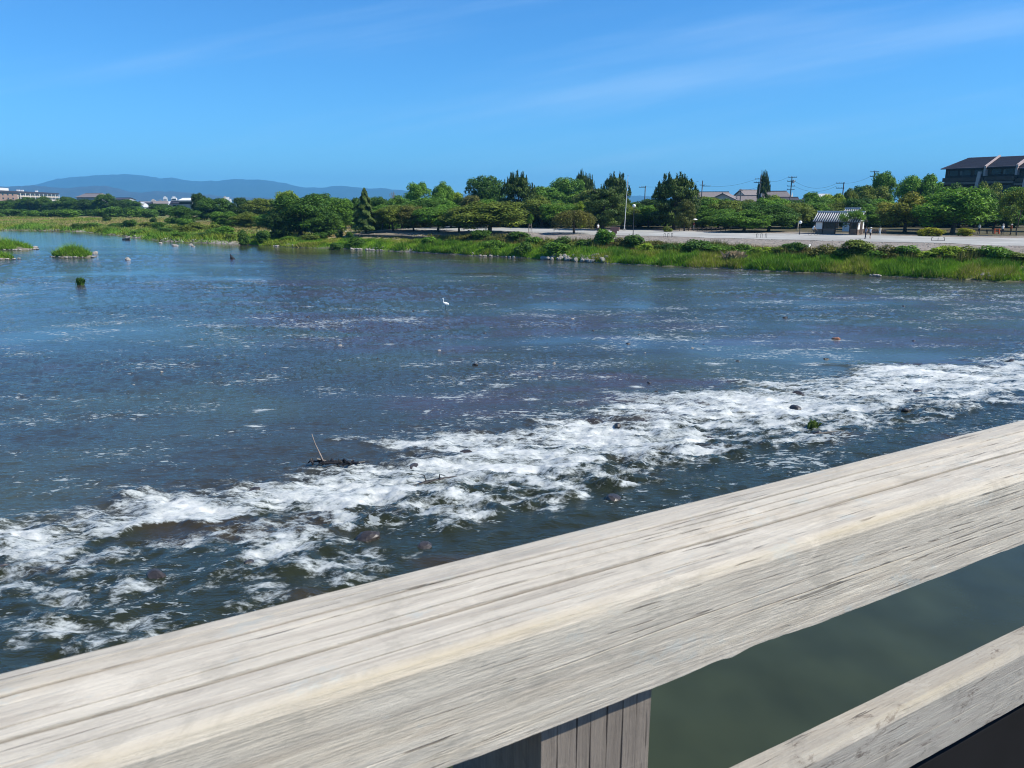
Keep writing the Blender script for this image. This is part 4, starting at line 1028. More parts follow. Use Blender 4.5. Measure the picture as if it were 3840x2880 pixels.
blades('embankment_weeds', np.stack([x, y, height(x, y) - 0.03], 1), H + 0.05, 0.03 + 0.05 * rng.random(len(x)), C_, 'brown and olive weeds along the foot of the gravel embankment', rng, 0.6)
x, y, s = bank_points(190000, 165, 470, 0.0, 60.0, rng)
k = park(x, y) < 0.4; x, y, s = x[k], y[k], s[k]
nn = fbm(x * 0.05, y * 0.05, 4, 927); n2_ = fbm(x * 0.2, y * 0.2, 3, 929)
dry = sstep(-0.3, 0.12, nn + 0.3 * n2_) * sstep(3, 10, s)
C_ = mixn(np.broadcast_to(gA * np.array([0.8, 0.85, 1.3]), (len(x), 3)), gB, sstep(-0.2, 0.2, n2_ + 0.5 * (rng.random(len(x)) - 0.5)) * 0.8); C_ = mixn(C_, gY * 0.8, sstep(-0.1, 0.2, fbm(x * .1, y * .1, 2, 931)) * 0.6); C_ = mixn(C_, gS * 0.95, dry * (rng.random(len(x)) < 0.8))
H = (0.2 + 0.5 * rng.random(len(x))) * (0.7 + 1.1 * sstep(-0.1, 0.3, n2_)) * (1.0 + 0.4 * sstep(7, 1, s)) * (1 - 0.4 * dry)
k = rng.random(len(x)) > 0.85 * sstep(0.15, 0.4, fbm(x * 0.06, y * 0.06, 3, 933)) * sstep(2.5, 0.6, s)
x, y, C_, H = x[k], y[k], C_[k], H[k]
blades('meadow_grass', np.stack([x, y, height(x, y) - 0.03], 1), H, 0.06 + 0.07 * rng.random(len(x)), C_, 'rough green and straw coloured meadow grass downstream of the park', rng, 1.2)

# straw coloured clump in the bank grass
def tuft(name, x, y, z, n_, h, r, c, label, cat, seed, group=None):
    rng = np.random.default_rng(seed)
    P = np.stack([x + rng.normal(size=n_) * r * 0.4, y + rng.normal(size=n_) * r * 0.4, np.full(n_, z - 0.05)], 1)
    a = rng.random(n_) * 6.283; ln = h * (0.6 + 0.5 * rng.random(n_)); w = 0.02 + 0.02 * rng.random(n_)
    out_ = r * rng.random(n_)
    mid = P + np.stack([np.cos(a) * out_ * 0.4, np.sin(a) * out_ * 0.4, ln * 0.65], 1); tip = P + np.stack([np.cos(a) * out_, np.sin(a) * out_, ln * (0.9 - 0.3 * rng.random(n_))], 1)
    sd = np.stack([-np.sin(a), np.cos(a), np.zeros(n_)], 1) * w[:, None]
    V = np.stack([P - sd, P + sd, mid + sd, tip, mid - sd], 1).reshape(-1, 3)
    me = mesh_np(name, V, np.arange(n_ * 5).reshape(-1, 5)); cc = np.array(c)[None] * (0.7 + 0.6 * rng.random((n_, 1))); vcol(me, 'tint', np.repeat(cc, 5, 0)); me.materials.append(GRASS)
    return tag(link(bpy.data.objects.new(name, me)), label, cat, group)
x, y = on_bank(2752, 3.4); tuft('straw_clump', x, y, gz(x, y), 700, 1.5, 1.0, (0.42, 0.33, 0.2), 'straw coloured dry grass clump in the green bank grass', 'grass clump', 941)

# ------------------------------------------------------------------ stones
def stone_mesh(seed, nu=7, nv=5):
    rng = np.random.default_rng(seed); m = MB(); m.ball((0, 0, 0), 1.0, nu, nv)
    V = np.array(m.v); ax = rng.normal(size=(6, 3)); ax /= np.linalg.norm(ax, axis=1)[:, None]; cut = rng.uniform(0.6, 0.95, 6)
    for a, c in zip(ax, cut):
        t = V @ a; V = V - np.outer(np.maximum(t - c, 0), a)
    V *= 1 + 0.0 * V
    me = bpy.data.meshes.new('stone'); me.from_pydata([tuple(v) for v in V], [], m.f); me.update(); return me
SM = []; SMW = []
for k_ in range(6):
    a = stone_mesh(1000 + k_); a.materials.append(STONE); SM.append(a)
    b_ = stone_mesh(1100 + k_, 10, 7); b_.materials.append(WETSTONE); SMW.append(b_)
rng = np.random.default_rng(1200)
def stone(me, x, y, z, r, label, group, flat=0.6, name='stone', cat='stone'):
    o = link(bpy.data.objects.new(name, me)); o.location = (x, y, z); o.rotation_euler = (rng.uniform(-.3, .3), rng.uniform(-.3, .3), rng.uniform(0, 6.28)); o.scale = (r * rng.uniform(.85, 1.35), r * rng.uniform(.8, 1.1), r * flat * rng.uniform(.8, 1.2))
    return tag(o, label, cat, group)
for i in range(62):
    X = 2035 + 240 * (i / 61) + rng.uniform(-5, 5)
    x, y = on_bank(X, 0.1 + rng.uniform(-0.3, 1.5) * (1 if X > 2070 else 0.4)); si, _ = inland(np.array([x]), np.array([y]))
    stone(SM[i % 6], x, y, max(0.05, gz(x, y)) + 0.12, rng.uniform(0.28, 0.5), 'pale angular stone in the riprap bank at the water edge', 'riprap stones', 0.75)
for i, (X0, X1, c) in enumerate([(600, 760, 26), (1000, 1120, 18), (1290, 1440, 26), (1760, 1960, 14), (3270, 3310, 5), (3680, 3790, 14), (190, 250, 8), (470, 520, 6)]):
    where = ['below the meadow downstream', 'below the biggest riverside tree', 'left of the tall bank grass', 'under the umbrella tree bank', 'below the kiosk', 'on the sandy gap near the picture edge', 'at the far river bend', 'at the meadow edge by the far bend'][i]
    for j in range(c):
        X = rng.uniform(X0, X1); x, y = on_bank(X, rng.uniform(-0.6, 0.7))
        stone(SM[j % 6], x, y, max(0.02, gz(x, y)) + 0.05, rng.uniform(0.14, 0.34), 'pale waterline stone ' + where, 'waterline stones ' + where, 0.6)
for X, Y, r in [(1415 * .7, 0, 0)][:0]: pass
g = gp(475, 899); stone(SM[1], g.x, g.y, 0.05, 1.1, 'low grey brown rock in the far channel near the bank', None, 0.35, 'river_rock', 'rock')
for X, Y, r, lb in [(602, 912, .45, 'white stone in the far channel, left of the block shaped one'), (657, 922, .8, 'biggest white block stone in the far channel'), (715, 918, .45, 'pinkish white stone right of the white block'), (725, 925, .4, 'white stone just below the pinkish one'), (356, 951, .75, 'white flat stone close by the round grass island'), (481, 974, .6, 'white flat stone in the open water beyond the round island'), (132, 929, .7, 'pale stone at the tip of the upper grass island')]:
    g = gp(X, Y); stone(SM[2], g.x, g.y, 0.04, r * 0.85, lb, 'stones in the far channel', 0.5, 'river_stone')
# dark wet rocks in and above the weir
for i in range(34):
    u = rng.uniform(-3, 45); v = rng.uniform(16.5, 22.5) if i % 3 else rng.uniform(15.3, 17.2)
    x = u * DV[0] + v * NV[0]; y = u * DV[1] + v * NV[1]
    stone(SMW[i % 6], x, y, -0.04 + 0.24 * (v < 18), rng.uniform(0.13, 0.3), 'dark wet rock awash in the white water of the weir', 'rocks in the weir', 0.55, 'weir_rock', 'rock')
for i in range(46):
    xd = rng.uniform(150, 2200); yd = rng.uniform(640, 850); g = gp(xd * DS, yd * DS)
    if g.x * NV[0] + g.y * NV[1] < 24.5: continue
    dk = i % 3 != 0
    stone(SMW[i % 6] if dk else SM[i % 6], g.x, g.y, -0.02, rng.uniform(0.07, 0.15), ('dark' if dk else 'pale') + ' cobble breaking the surface of the shallow river', ('dark' if dk else 'pale') + ' cobbles in the riffle', 0.55, 'river_cobble')
g = gp(1805 * DS, 733 * DS); o = stone(SM[3], g.x, g.y, 0.03, 0.22, 'orange brown stone in the riffle', None, 0.6, 'river_rock', 'rock'); me_ = SM[3].copy(); me_.materials.clear(); me_.materials.append(M('rusty_stone', (0.3, 0.13, 0.07), 0.7)); o.data = me_

# low dry-stone retaining wall at the downstream end of the park
wallE = empty('retaining_wall', label='low dark stone retaining wall below the pale stone slope', cat='wall')
X0 = 1335; pts = [on_bank(X, 8.2) for X in range(1335, 1640, 4)]
core = MB(); st = MB(); rng2 = np.random.default_rng(1300)
for (xa, ya), (xb, yb) in zip(pts[:-1], pts[1:]):
    a = Vector((xa, ya, 0)); b_ = Vector((xb, yb, 0)); t = (b_ - a).normalized(); nn_ = Vector((-t.y, t.x, 0)) * (1 if Vector((-t.y, t.x, 0)).y < 0 else -1)
    zt = gz(xa, ya + 1.2) + 0.05
    core.hexa([a - nn_ * 0.5 + Vector((0, 0, 0.8)), b_ - nn_ * 0.5 + Vector((0, 0, 0.8)), b_ + nn_ * 0.25 + Vector((0, 0, 0.8)), a + nn_ * 0.25 + Vector((0, 0, 0.8)), a - nn_ * 0.5 + Vector((0, 0, zt)), b_ - nn_ * 0.5 + Vector((0, 0, zt)), b_ + nn_ * 0.05 + Vector((0, 0, zt)), a + nn_ * 0.05 + Vector((0, 0, zt))])
    for q in range(5):
        z = 1.05 + (zt - 1.0) * q / 4.6; o_ = nn_ * (0.22 - 0.2 * q / 5)
        c0 = a + (b_ - a) * rng2.uniform(0.1, 0.9) + o_; r_ = rng2.uniform(0.14, 0.22)
        st.ball((c0.x, c0.y, z), (r_ * 1.2, r_ * 1.2, r_ * 0.75), 6, 4)
core.build('wall_core', MASON, wallE); tag(st.build('facing_stones', MASON, wallE), kind='stuff')
# rubble on the slope above the wall
rng2 = np.random.default_rng(1310); st = MB()
for i in range(900):
    X = rng2.uniform(1370, 3840); x, y = on_bank(X, rng2.uniform(9.5, 19) if X > 1750 else rng2.uniform(9, 22)); r_ = rng2.uniform(0.05, 0.15) * (1.5 if X < 1750 else 1)
    st.ball((x, y, gz(x, y)), (r_, r_ * 0.8, r_ * 0.6), 5, 3)
tag(st.build('slope_rubble', STONE), 'loose grey stones scattered on the gravel embankment', 'rubble', kind='stuff')

# ------------------------------------------------------------------ grass islands in the river
EARTH = M('island_earth', (0.17, 0.15, 0.11), 0.95, 0.4, 2.0, 0.4)
def island(x, y, rx, ry, hm, hg, seed, label, nb=5000):
    rng = np.random.default_rng(seed); e = empty('grass_island', (x, y, 0), R(-15), label, 'island', 'grass islands')
    nr_, na = 8, 28; V = []
    for i in range(nr_):
        f = i / (nr_ - 1)
        for j in range(na):
            a = 2 * math.pi * j / na; wob = 1 + 0.14 * math.sin(a * 3 + seed) + 0.1 * math.sin(a * 5 + 2 * seed)
            V.append((math.cos(a) * rx * f * wob, math.sin(a) * ry * f * wob, hm * (1 - f ** 2) - 0.12 * (f > 0.99)))
    F = [(i * na + j, (i + 1) * na + j, (i + 1) * na + (j + 1) % na, i * na + (j + 1) % na) for i in range(nr_ - 1) for j in range(na)]
    mb = MB(); mb.v = V; mb.f = F; mb.build('mound', EARTH, e, True)
    a = rng.random(nb) * 6.283; f = np.sqrt(rng.random(nb)) * 0.93
    P = np.stack([np.cos(a) * rx * f, np.sin(a) * ry * f, hm * (1 - f ** 2)], 1)
    Cc = mixn(np.broadcast_to(gA, (nb, 3)), gB, rng.random(nb) * 0.9); Cc = mixn(Cc, gS, (rng.random(nb) < 0.05) * 0.8)
    o = blades('grass', P, hg * (0.45 + 0.75 * rng.random(nb) ** 2) * (1.15 - 0.6 * f) * (0.8 + 0.5 * np.sin(a * 7 + f * 9)), 0.03 + 0.035 * rng.random(nb), Cc, None, rng, 1.1, e); o['kind'] = 'stuff'
    for i in range(int(14 + rx * 3)):
        a = rng.uniform(-0.9, 3.14 * 1.15) + math.pi; q = link(bpy.data.objects.new('stone', SM[i % 6]), e); r_ = rng.uniform(0.12, 0.28)
        q.location = (math.cos(a) * rx * rng.uniform(0.95, 1.1), math.sin(a) * ry * rng.uniform(0.95, 1.15), 0.06); q.scale = (r_ * 1.3, r_, r_ * 0.6); q.rotation_euler = (0, 0, i)
    return e
island(-66.6, 118.6, 3.4, 1.9, 0.75, 1.25, 1, 'round grass island with pale stones along its water edge')
island(-91, 139, 7.5, 3.2, 0.8, 1.2, 2, 'upper grass island cut by the picture edge', 9000)
island(-77, 114.6, 5.0, 1.9, 0.6, 0.9, 3, 'lower grass island cut by the picture edge', 6000)
g = gp(303, 1068); tuft('reed_tuft', g.x, g.y, 0.0, 200, 0.9, 0.34, (0.075, 0.15, 0.025), 'small green reed tuft alone in the water', 'reed', 1401)
g = gp(1755 * DS, 930 * DS); tuft('water_weed', g.x, g.y, 0.15, 60, 0.34, 0.18, (0.15, 0.21, 0.05), 'small green weed caught on a snag in the white water', 'weed', 1402)

# ------------------------------------------------------------------ driftwood
g = gp(1215, 1752)
e = empty('driftwood_branch', (g.x, g.y, 0.1), 0, 'curved bare branch sticking up from driftwood at the weir edge', 'driftwood')
MB().tube([(0.02, 0, 0), (-0.10, 0.05, 0.28), (-0.26, 0.1, 0.62), (-0.34, 0.1, 0.95)], [0.028, 0.024, 0.018, 0.009], 6).build('branch', DRIFT, e, True)
mb = MB(); rr = random.Random(5)
for i in range(26):
    x0 = rr.uniform(-0.35, 1.0); mb.tube([(x0, rr.uniform(-.12, .12), 0.0), (x0 + rr.uniform(-.15, .2), rr.uniform(-.1, .1), rr.uniform(.04, .2) * (1 - abs(x0 - 0.1) * 0.5)), (x0 + rr.uniform(-.3, .4), rr.uniform(-.15, .15), rr.uniform(-.02, .1))], [0.03, 0.045, 0.015], 5)
mb.build('debris', SNAG, e)
g = gp(1618, 1815)
e = empty('driftwood_log', (g.x, g.y, 0.02), R(20), 'dark forked log lying in the middle of the white water', 'driftwood'); e.scale = (0.75, 0.75, 0.6)
MB().tube([(-0.9, -0.15, 0.0), (-0.2, 0, 0.1), (0.5, 0.05, 0.16), (1.1, 0.25, 0.1)], [0.06, 0.075, 0.05, 0.02], 7).build('log', SNAG, e)
MB().tube([(0.3, 0, 0.12), (0.35, 0.02, 0.42), (0.55, 0.05, 0.3)], [0.03, 0.025, 0.012], 5).tube([(-0.2, 0, 0.1), (-0.25, 0.1, 0.4), (-0.55, 0.15, 0.55)], [0.03, 0.02, 0.008], 5).build('twig', SNAG, e)
g = gp(1770 * DS, 955 * DS)
e = empty('snag', (g.x, g.y, 0.2), 0, 'thin dark stick lying by the green weed in the white water', 'driftwood')
MB().tube([(-0.8, -0.2, 0), (0, 0, 0.12), (0.9, 0.2, 0.16)], [0.03, 0.03, 0.012], 5).build('stick', SNAG, e)
g = gp(868, 971)
MBs = MB().tube([(-0.12, 0, 0.75), (-0.02, 0, 0.35), (0.35, 0, -0.05)], [0.03, 0.16, 0.2], 6).tube([(-0.1, 0, -0.1), (0.05, 0, 0.5)], [0.22, 0.08], 6)
o = MBs.build('dark_stump', SNAG); o.location = (g.x, g.y, 0); tag(o, 'small black stump jutting from the calm blue water', 'stump')

# ------------------------------------------------------------------ egret wading in the riffle
g = gp(1670, 1161)
eg = empty('egret', (g.x, g.y, -0.02), R(190), 'white egret standing in the shallow river', 'bird'); eg.scale = (1.25, 1.25, 1.45)
def skin(name, verts, edges, rads, mat, parent, sub=2, root=0):
    me = bpy.data.meshes.new(name); me.from_pydata(verts, edges, []); o = bpy.data.objects.new(name, me); COL.objects.link(o)
    sm = o.modifiers.new('skin', 'SKIN'); sm.use_smooth_shade = True
    for i, r_ in enumerate(rads): me.skin_vertices[0].data[i].radius = (r_, r_) if not hasattr(r_, '__len__') else r_
    me.skin_vertices[0].data[root].use_root = True
    o.modifiers.new('sub', 'SUBSURF').levels = sub; o.modifiers['sub'].render_levels = sub
    dg = bpy.context.evaluated_depsgraph_get(); m2 = bpy.data.meshes.new_from_object(o.evaluated_get(dg)); m2.name = name
    bpy.data.objects.remove(o); m2.materials.clear(); m2.materials.append(mat) if mat else None
    o = bpy.data.objects.new(name, m2)
    if parent is not False: link(o, parent)
    return o
skin('body', [(-0.24, 0, 0.27), (-0.12, 0, 0.30), (0.0, 0, 0.335), (0.09, 0, 0.37), (0.12, 0, 0.45), (0.095, 0, 0.52), (0.115, 0, 0.59), (0.15, 0, 0.605), (0.175, 0, 0.60)], [(i, i + 1) for i in range(8)],
     [(0.012, 0.02), (0.055, 0.06), (0.075, 0.085), (0.05, 0.055), 0.026, 0.022, 0.024, 0.027, 0.014], FEATHER, eg, 2, 2)
MB().tube([(0.17, 0, 0.602), (0.26, 0, 0.59)], [0.011, 0.002], 5).build('beak', BLACKISH, eg)
for s_ in (-1, 1):
    L = MB().tube([(-0.02, s_ * 0.03, 0.28), (-0.03, s_ * 0.032, 0.14), (0.0, s_ * 0.032, -0.1)], [0.012, 0.008, 0.007], 5).build('leg', BLACKISH, eg)
    MB().ball((-0.08, s_ * 0.066, 0.32), (0.14, 0.016, 0.06), 8, 6).build('wing', FEATHER, eg, True)

# ------------------------------------------------------------------ people
SKIN = M('skin', (0.42, 0.26, 0.18), 0.6, 0.08, 4.0); HAIR = M('black_hair', (0.015, 0.012, 0.01), 0.6, 0.2, 8.0)
def cloth(c, nm): return M(nm, c, 0.85, 0.15, 4.0)
CL = {'white': cloth((0.7, 0.7, 0.68), 'white_cloth'), 'navy': cloth((0.018, 0.022, 0.045), 'navy_cloth'), 'grey': cloth((0.2, 0.21, 0.24), 'grey_cloth'), 'red': cloth((0.5, 0.03, 0.03), 'red_cloth'), 'black': cloth((0.02, 0.02, 0.022), 'black_cloth'), 'cream': cloth((0.55, 0.5, 0.4), 'cream_cloth'), 'orange': cloth((0.45, 0.14, 0.06), 'rust_cloth'), 'blue': cloth((0.08, 0.14, 0.3), 'blue_cloth')}
def person(x, y, rz, top, bot, label, stride=0.16, short=False, h=1.66, arm=0.0, hat=None, z=None, sit=False, lift=0.0):
    zz = gz(x, y) + 0.03 if z is None else z
    e = empty('person', (x, y, zz + lift), rz, label, 'person')
    s = stride
    if sit:
        legs = [(0.1, 0.1, 0.86), (0.36, 0.1, 0.72), (0.22, 0.1, 0.33), (0.30, 0.1, 0.28), (0.1, -0.1, 0.86), (0.40, -0.1, 0.84), (0.34, -0.1, 0.48), (0.43, -0.1, 0.44)]
    else:
        legs = [(0, 0.09, 0.86), (s * 0.6, 0.09, 0.47), (s, 0.09, 0.08), (s + 0.15, 0.09, 0.04), (0, -0.09, 0.86), (-s * 0.3, -0.09, 0.47), (-s, -0.09, 0.09), (-s + 0.14, -0.09, 0.04)]
    f_ = 0.34 if sit else 0.0
    V = [(0, 0, 0.93), (0.01 + f_ * .25, 0, 1.1), (f_ * .6, 0, 1.32), (f_ * .8, 0, 1.42), (0.01 + f_ * .9, 0, 1.49), (0.02 + f_, 0, 1.575), (0.01 + f_, 0, 1.65),
         (f_ * .7, 0.17, 1.38), (0.02 + f_ + arm * 0.1, 0.22, 1.13), (0.05 + f_ * 1.6 + arm * 0.3, 0.2, 0.92 + arm * 0.35), (0.07 + f_ * 1.7 + arm * 0.36, 0.2, 0.83 + arm * 0.4),
         (f_ * .7, -0.17, 1.38), (-0.02 + f_, -0.22, 1.13), (0.03 + f_ * 1.6, -0.21, 0.92), (0.05 + f_ * 1.7, -0.21, 0.83)] + legs
    E_ = [(0, 1), (1, 2), (2, 3), (3, 4), (4, 5), (5, 6), (2, 7), (7, 8), (8, 9), (9, 10), (2, 11), (11, 12), (12, 13), (13, 14), (0, 15), (15, 16), (16, 17), (17, 18), (0, 19), (19, 20), (20, 21), (21, 22)]
    Rd = [(0.12, 0.15), (0.11, 0.135), (0.115, 0.16), (0.07, 0.08), 0.055, (0.092, 0.08), (0.07, 0.065), 0.06, 0.045, 0.035, 0.028, 0.06, 0.045, 0.035, 0.028, 0.088, 0.062, 0.042, 0.036, 0.088, 0.062, 0.042, 0.036]
    V = [tuple(c * h / 1.72 for c in v) for v in V]; Rd = [tuple(c * h / 1.72 for c in r_) if hasattr(r_, '__len__') else r_ * h / 1.72 for r_ in Rd]
    o = skin('body', V, E_, Rd, None, e, 1, 0); me = o.data
    for mt in (CL[top], CL[bot], SKIN): me.materials.append(mt)
    for p_ in me.polygons:
        c = p_.center * (1.72 / h); mi = 0
        if c.z > 1.455: mi = 2
        elif abs(c.y) > 0.165 and c.z < (1.2 if top in ('white', 'red', 'grey') else 0.95) and (c.z > 0.75): mi = 2
        elif c.z < 0.93: mi = 1 if not (short and c.z < 0.5) else 2
        p_.material_index = mi
    k_ = h / 1.72
    # hands: five fingers each, nose
    hd = MB()
    for a in (10, 14):
        q = Vector(V[a])
        for t, (oy, L) in enumerate([(-0.028, 0.075), (-0.010, 0.085), (0.010, 0.08), (0.028, 0.065)]): hd.tube([q + Vector((0.01, oy, -0.01)), q + Vector((0.02, oy, -0.045)), q + Vector((0.035, oy, -L))], 0.008, 4)
        hd.tube([q + Vector((0.02, 0, 0.0)), q + Vector((0.05, 0.0, -0.03))], 0.009, 4)
    hd.build('fingers', SKIN, o)
    f = Vector(V[5])
    if hat:
        MB().ball(f + Vector((-0.005, 0, 0.07)), (0.115, 0.1, 0.085), 8, 6).tube([f + Vector((0, 0, 0.05)), f + Vector((0, 0, 0.062))], [0.2, 0.19], 10).build('hat', CL[hat], o)
    else: MB().ball(f + Vector((-0.022, 0, 0.045)), (0.105, 0.095, 0.1), 8, 6).build('hair', HAIR, o, True)
    MB().tube([f + Vector((0.09, 0, 0.03)), f + Vector((0.115, 0, -0.01))], [0.008, 0.014], 4).build('nose', SKIN, o)
    return e
def at_px(X, Y, z=2.93):
    g = gp(X, Y, z); return g.x, g.y
x, y = at_px(3245, 896); person(x, y, R(200), 'grey', 'navy', 'person in a grey shirt and dark trousers walking with a companion before the kiosk', 0.2, h=1.74)
x, y = at_px(3262, 895); person(x, y, R(15), 'white', 'black', 'person in white shirt and shorts beside the grey-shirted walker', 0.14, True, 1.62, 0.6, 'white')
x, y = at_px(3298, 884); person(x, y, R(80), 'cream', 'white', 'small person in pale clothes standing right of the walking pair', 0.08, False, 1.4)
x, y = at_px(2589, 864); person(x, y, R(190), 'red', 'grey', 'person in a red shirt by the pine with pale trunks', 0.16, True, 1.6)
xp, yp = at_px(2601, 863); person(xp, yp, R(10), 'red', 'white', 'person under a white parasol beside the one in red', 0.1, False, 1.55, 0.9)
x, y = at_px(2242, 874); person(x, y, R(-60), 'white', 'black', 'person in a white shirt and black trousers before the dark pine', 0.1, False, 1.66)
x, y = at_px(1822, 866); person(x, y, R(-80), 'white', 'white', 'person in white under the umbrella tree, left one of two', 0.1, False, 1.64)
x, y = at_px(1829, 864); person(x, y, R(-100), 'white', 'cream', 'person in white under the umbrella tree, right one of two', 0.1, False, 1.72)
x, y = at_px(3669, 879); person(x, y, R(-90), 'white', 'navy', 'person in white top and navy trousers right of the golden bush', 0.12, False, 1.7, 0, 'white')
x, y = at_px(3757, 882); person(x, y, R(-90), 'white', 'black', 'person in white shirt and hat beside the orange barrier', 0.1, False, 1.75, 0, 'white')
x, y = at_px(3789, 882); person(x, y, R(180), 'orange', 'black', 'person in a rust coloured top near the sparse grey-stemmed tree', 0.12, False, 1.72, 0, 'white')
x, y = at_px(2991, 866); person(x, y, R(170), 'cream', 'cream', 'person in cream clothes left of the kiosk under the trees', 0.1, False, 1.6, 0, 'white')
# parasol carried beside the person in red
e = empty('parasol', (xp + 0.12, yp, gz(xp, yp) + 1.1), 0, 'white parasol held by the person next to the red shirt', 'parasol')
MB().tube([(0, 0, 0), (0, 0, 1.0)], 0.012, 5).build('shaft', STEEL, e)
mb = MB(); ap_ = (0, 0, 1.05); ring = [(0.55 * math.cos(a), 0.55 * math.sin(a), 0.78) for a in np.linspace(0, 2 * math.pi, 9)[:-1]]; mid = [(0.32 * math.cos(a), 0.32 * math.sin(a), 0.97) for a in np.linspace(0, 2 * math.pi, 9)[:-1]]
for i in range(8): mb.poly([ap_, mid[i], mid[(i + 1) % 8]]); mb.poly([mid[i], ring[i], ring[(i + 1) % 8], mid[(i + 1) % 8]])
mb.build('canopy', CL['white'], e)
# cyclist by the kiosk
xc, yc = at_px(3048, 883); zc_ = gz(xc, yc) + 0.035
person(xc - 0.15, yc, R(8), 'white', 'black', 'cyclist in a white shirt riding past the kiosk', 0.1, False, 1.7, 0.0, None, zc_, True, 0.02)
bi = empty('bicycle', (xc, yc, zc_), R(8), 'dark bicycle ridden past the kiosk', 'bicycle')
for sx in (-0.52, 0.52):
    mb = MB(); mb.tube([(sx + 0.33 * math.cos(a), 0, 0.34 + 0.33 * math.sin(a)) for a in np.linspace(0, 2 * math.pi, 19)], 0.018, 5, False); w_ = mb.build('wheel', BLACKISH, bi)
    mb = MB()
    for a in np.linspace(0, math.pi, 5)[:-1]: mb.tube([(sx - 0.32 * math.cos(a), 0, 0.34 - 0.32 * math.sin(a)), (sx + 0.32 * math.cos(a), 0, 0.34 + 0.32 * math.sin(a))], 0.004, 3)
    mb.build('spokes', STEEL, w_)
MB().tube([(-0.52, 0, 0.34), (-0.05, 0, 0.3), (0.38, 0, 0.78), (-0.2, 0, 0.74), (-0.05, 0, 0.3)], 0.018, 5).tube([(-0.52, 0, 0.34), (-0.2, 0, 0.74)], 0.014, 5).tube([(0.52, 0, 0.34), (0.36, 0, 0.95)], 0.016, 5).build('frame', STEEL, bi)
MB().tube([(0.30, -0.27, 0.98), (0.37, 0, 0.99), (0.30, 0.27, 0.98)], 0.014, 5).build('handlebar', STEEL, bi)
MB().ball((-0.24, 0, 0.84), (0.13, 0.07, 0.04), 8, 5).build('saddle', BLACKISH, bi)
MB().box(0.42, 0.72, -0.16, 0.16, 0.72, 0.92).build('basket', STEEL, bi)

# ------------------------------------------------------------------ tiled kiosk
kx, ky = at_px(3056, 877.5); kz = gz(kx, ky) + 0.02
kio = empty('tiled_kiosk', (kx, ky, kz), R(-38.5), 'white walled kiosk with grey tiled roof on the promenade', 'kiosk')
Lk, Dk, Hk, Hr = 6.6, 3.6, 2.3, 3.5
wl = MB()
wl.box(0, 1.15, 0, 0.12, 0.85, Hk).box(1.15, 3.15, 0, 0.12, 2.0, Hk).box(3.15, 5.4, 0.02, 0.12, 2.0, Hk - 0.02).box(5.4, Lk, 0, 0.12, 2.0, Hk)
wl.box(-0.0, 0.12, 0.125, Dk, 0.85, Hk).box(0.12, 2.6, Dk - 0.12, Dk, 0.85, Hk).box(5.2, Lk - 0.125, Dk - 0.12, Dk, 0.85, Hk)
wl.box(Lk - 0.12, Lk, 0.125, 1.3, 0.85, Hk).box(Lk - 0.12, Lk, 2.9, Dk, 0.85, Hk).box(Lk - 0.12, Lk, 1.3, 2.9, 2.1, Hk)
wl.poly([(Lk - 0.005, 0.0, Hk), (Lk - 0.005, Dk, Hk), (Lk - 0.005, Dk / 2, Hr - 0.15)]).poly([(0.005, Dk, Hk), (0.005, 0, Hk), (0.005, Dk / 2, Hr - 0.15)])
wl.build('wall', WHITEWALL, kio)
for q in [(0.004, 1.2, 0.004, 0.116, 0, 0.845), (0.004, 0.116, 0.12, Dk - 0.01, 0, 0.845), (Lk - 0.116, Lk - 0.004, 0.2, 1.25, 0, 0.845), (Lk - 0.116, Lk - 0.004, 2.95, Dk - 0.01, 0, 0.845), (5.4, Lk - 0.2, 0.03, 0.1, 0, 0.95), (1.2, 3.15, 0.03, 0.1, 0, 0.9)]: MB().box(*q).build('base_panel', BROWNBAND, kio)
for xx in (1.15, 3.15, 5.4, Lk - 0.08): MB().box(xx - 0.07, xx + 0.07, -0.04, 0.16, 0, Hk + 0.01).build('post', DARKWOOD, kio)
MB().box(1.23, 3.07, 0.125, 0.16, 0.9, 2.0).build('dark_window', GLASS, kio)
MB().box(1.5, 2.8, -0.02, -0.005, 2.04, 2.26).build('sign_board', DARKWOOD, kio)
MB().box(Lk + 0.003, Lk + 0.04, 1.5, 2.6, 0.02, 2.08).build('door', DARKWOOD, kio)
MB().box(5.5, 6.4, 0.02, 0.06, 0.95, 2.0).build('side_window', GLASS, kio)
MB().box(0, Lk, -0.06, Dk, -0.2, 0.02).build('floor_slab', GREYWALL, kio)
def tiled_roof(par, L, D, z0, z1, ov=0.45, ovx=0.4, step=0.36):
    ym = D / 2; sl = (z1 - z0) / ym
    for sgn, nm in ((-1, 'front'), (1, 'back')):
        ye = -ov if sgn < 0 else D + ov; ze = z0 - sl * ov
        f = MB().hexa([(-ovx, ye, ze - 0.10), (L + ovx, ye, ze - 0.10), (L + ovx, ym, z1 - 0.10), (-ovx, ym, z1 - 0.10), (-ovx, ye, ze), (L + ovx, ye, ze), (L + ovx, ym, z1), (-ovx, ym, z1)]).build('roof', DARKTILE, par)
        k_ = 0; xx = -ovx + 0.1; rib = MB().tube([(0, ye - 0.02 * sgn * -1, ze + 0.03), (0, (ye + ym) / 2, (ze + z1) / 2 + 0.03), (0, ym, z1 + 0.03)], 0.085, 6).mesh('tile_row', GREYTILE, True)
        while xx < L + ovx:
            o = link(bpy.data.objects.new('tile_row', rib), f); o.location = (xx, 0, 0); xx += step
    MB().box(-ovx - 0.05, L + ovx + 0.05, ym - 0.14, ym + 0.14, z1 - 0.02, z1 + 0.24).build('ridge', GREYTILE, par)
tiled_roof(kio, Lk, Dk, Hk + 0.02, Hr)
g_ = (col(3158, 142), 142.0)
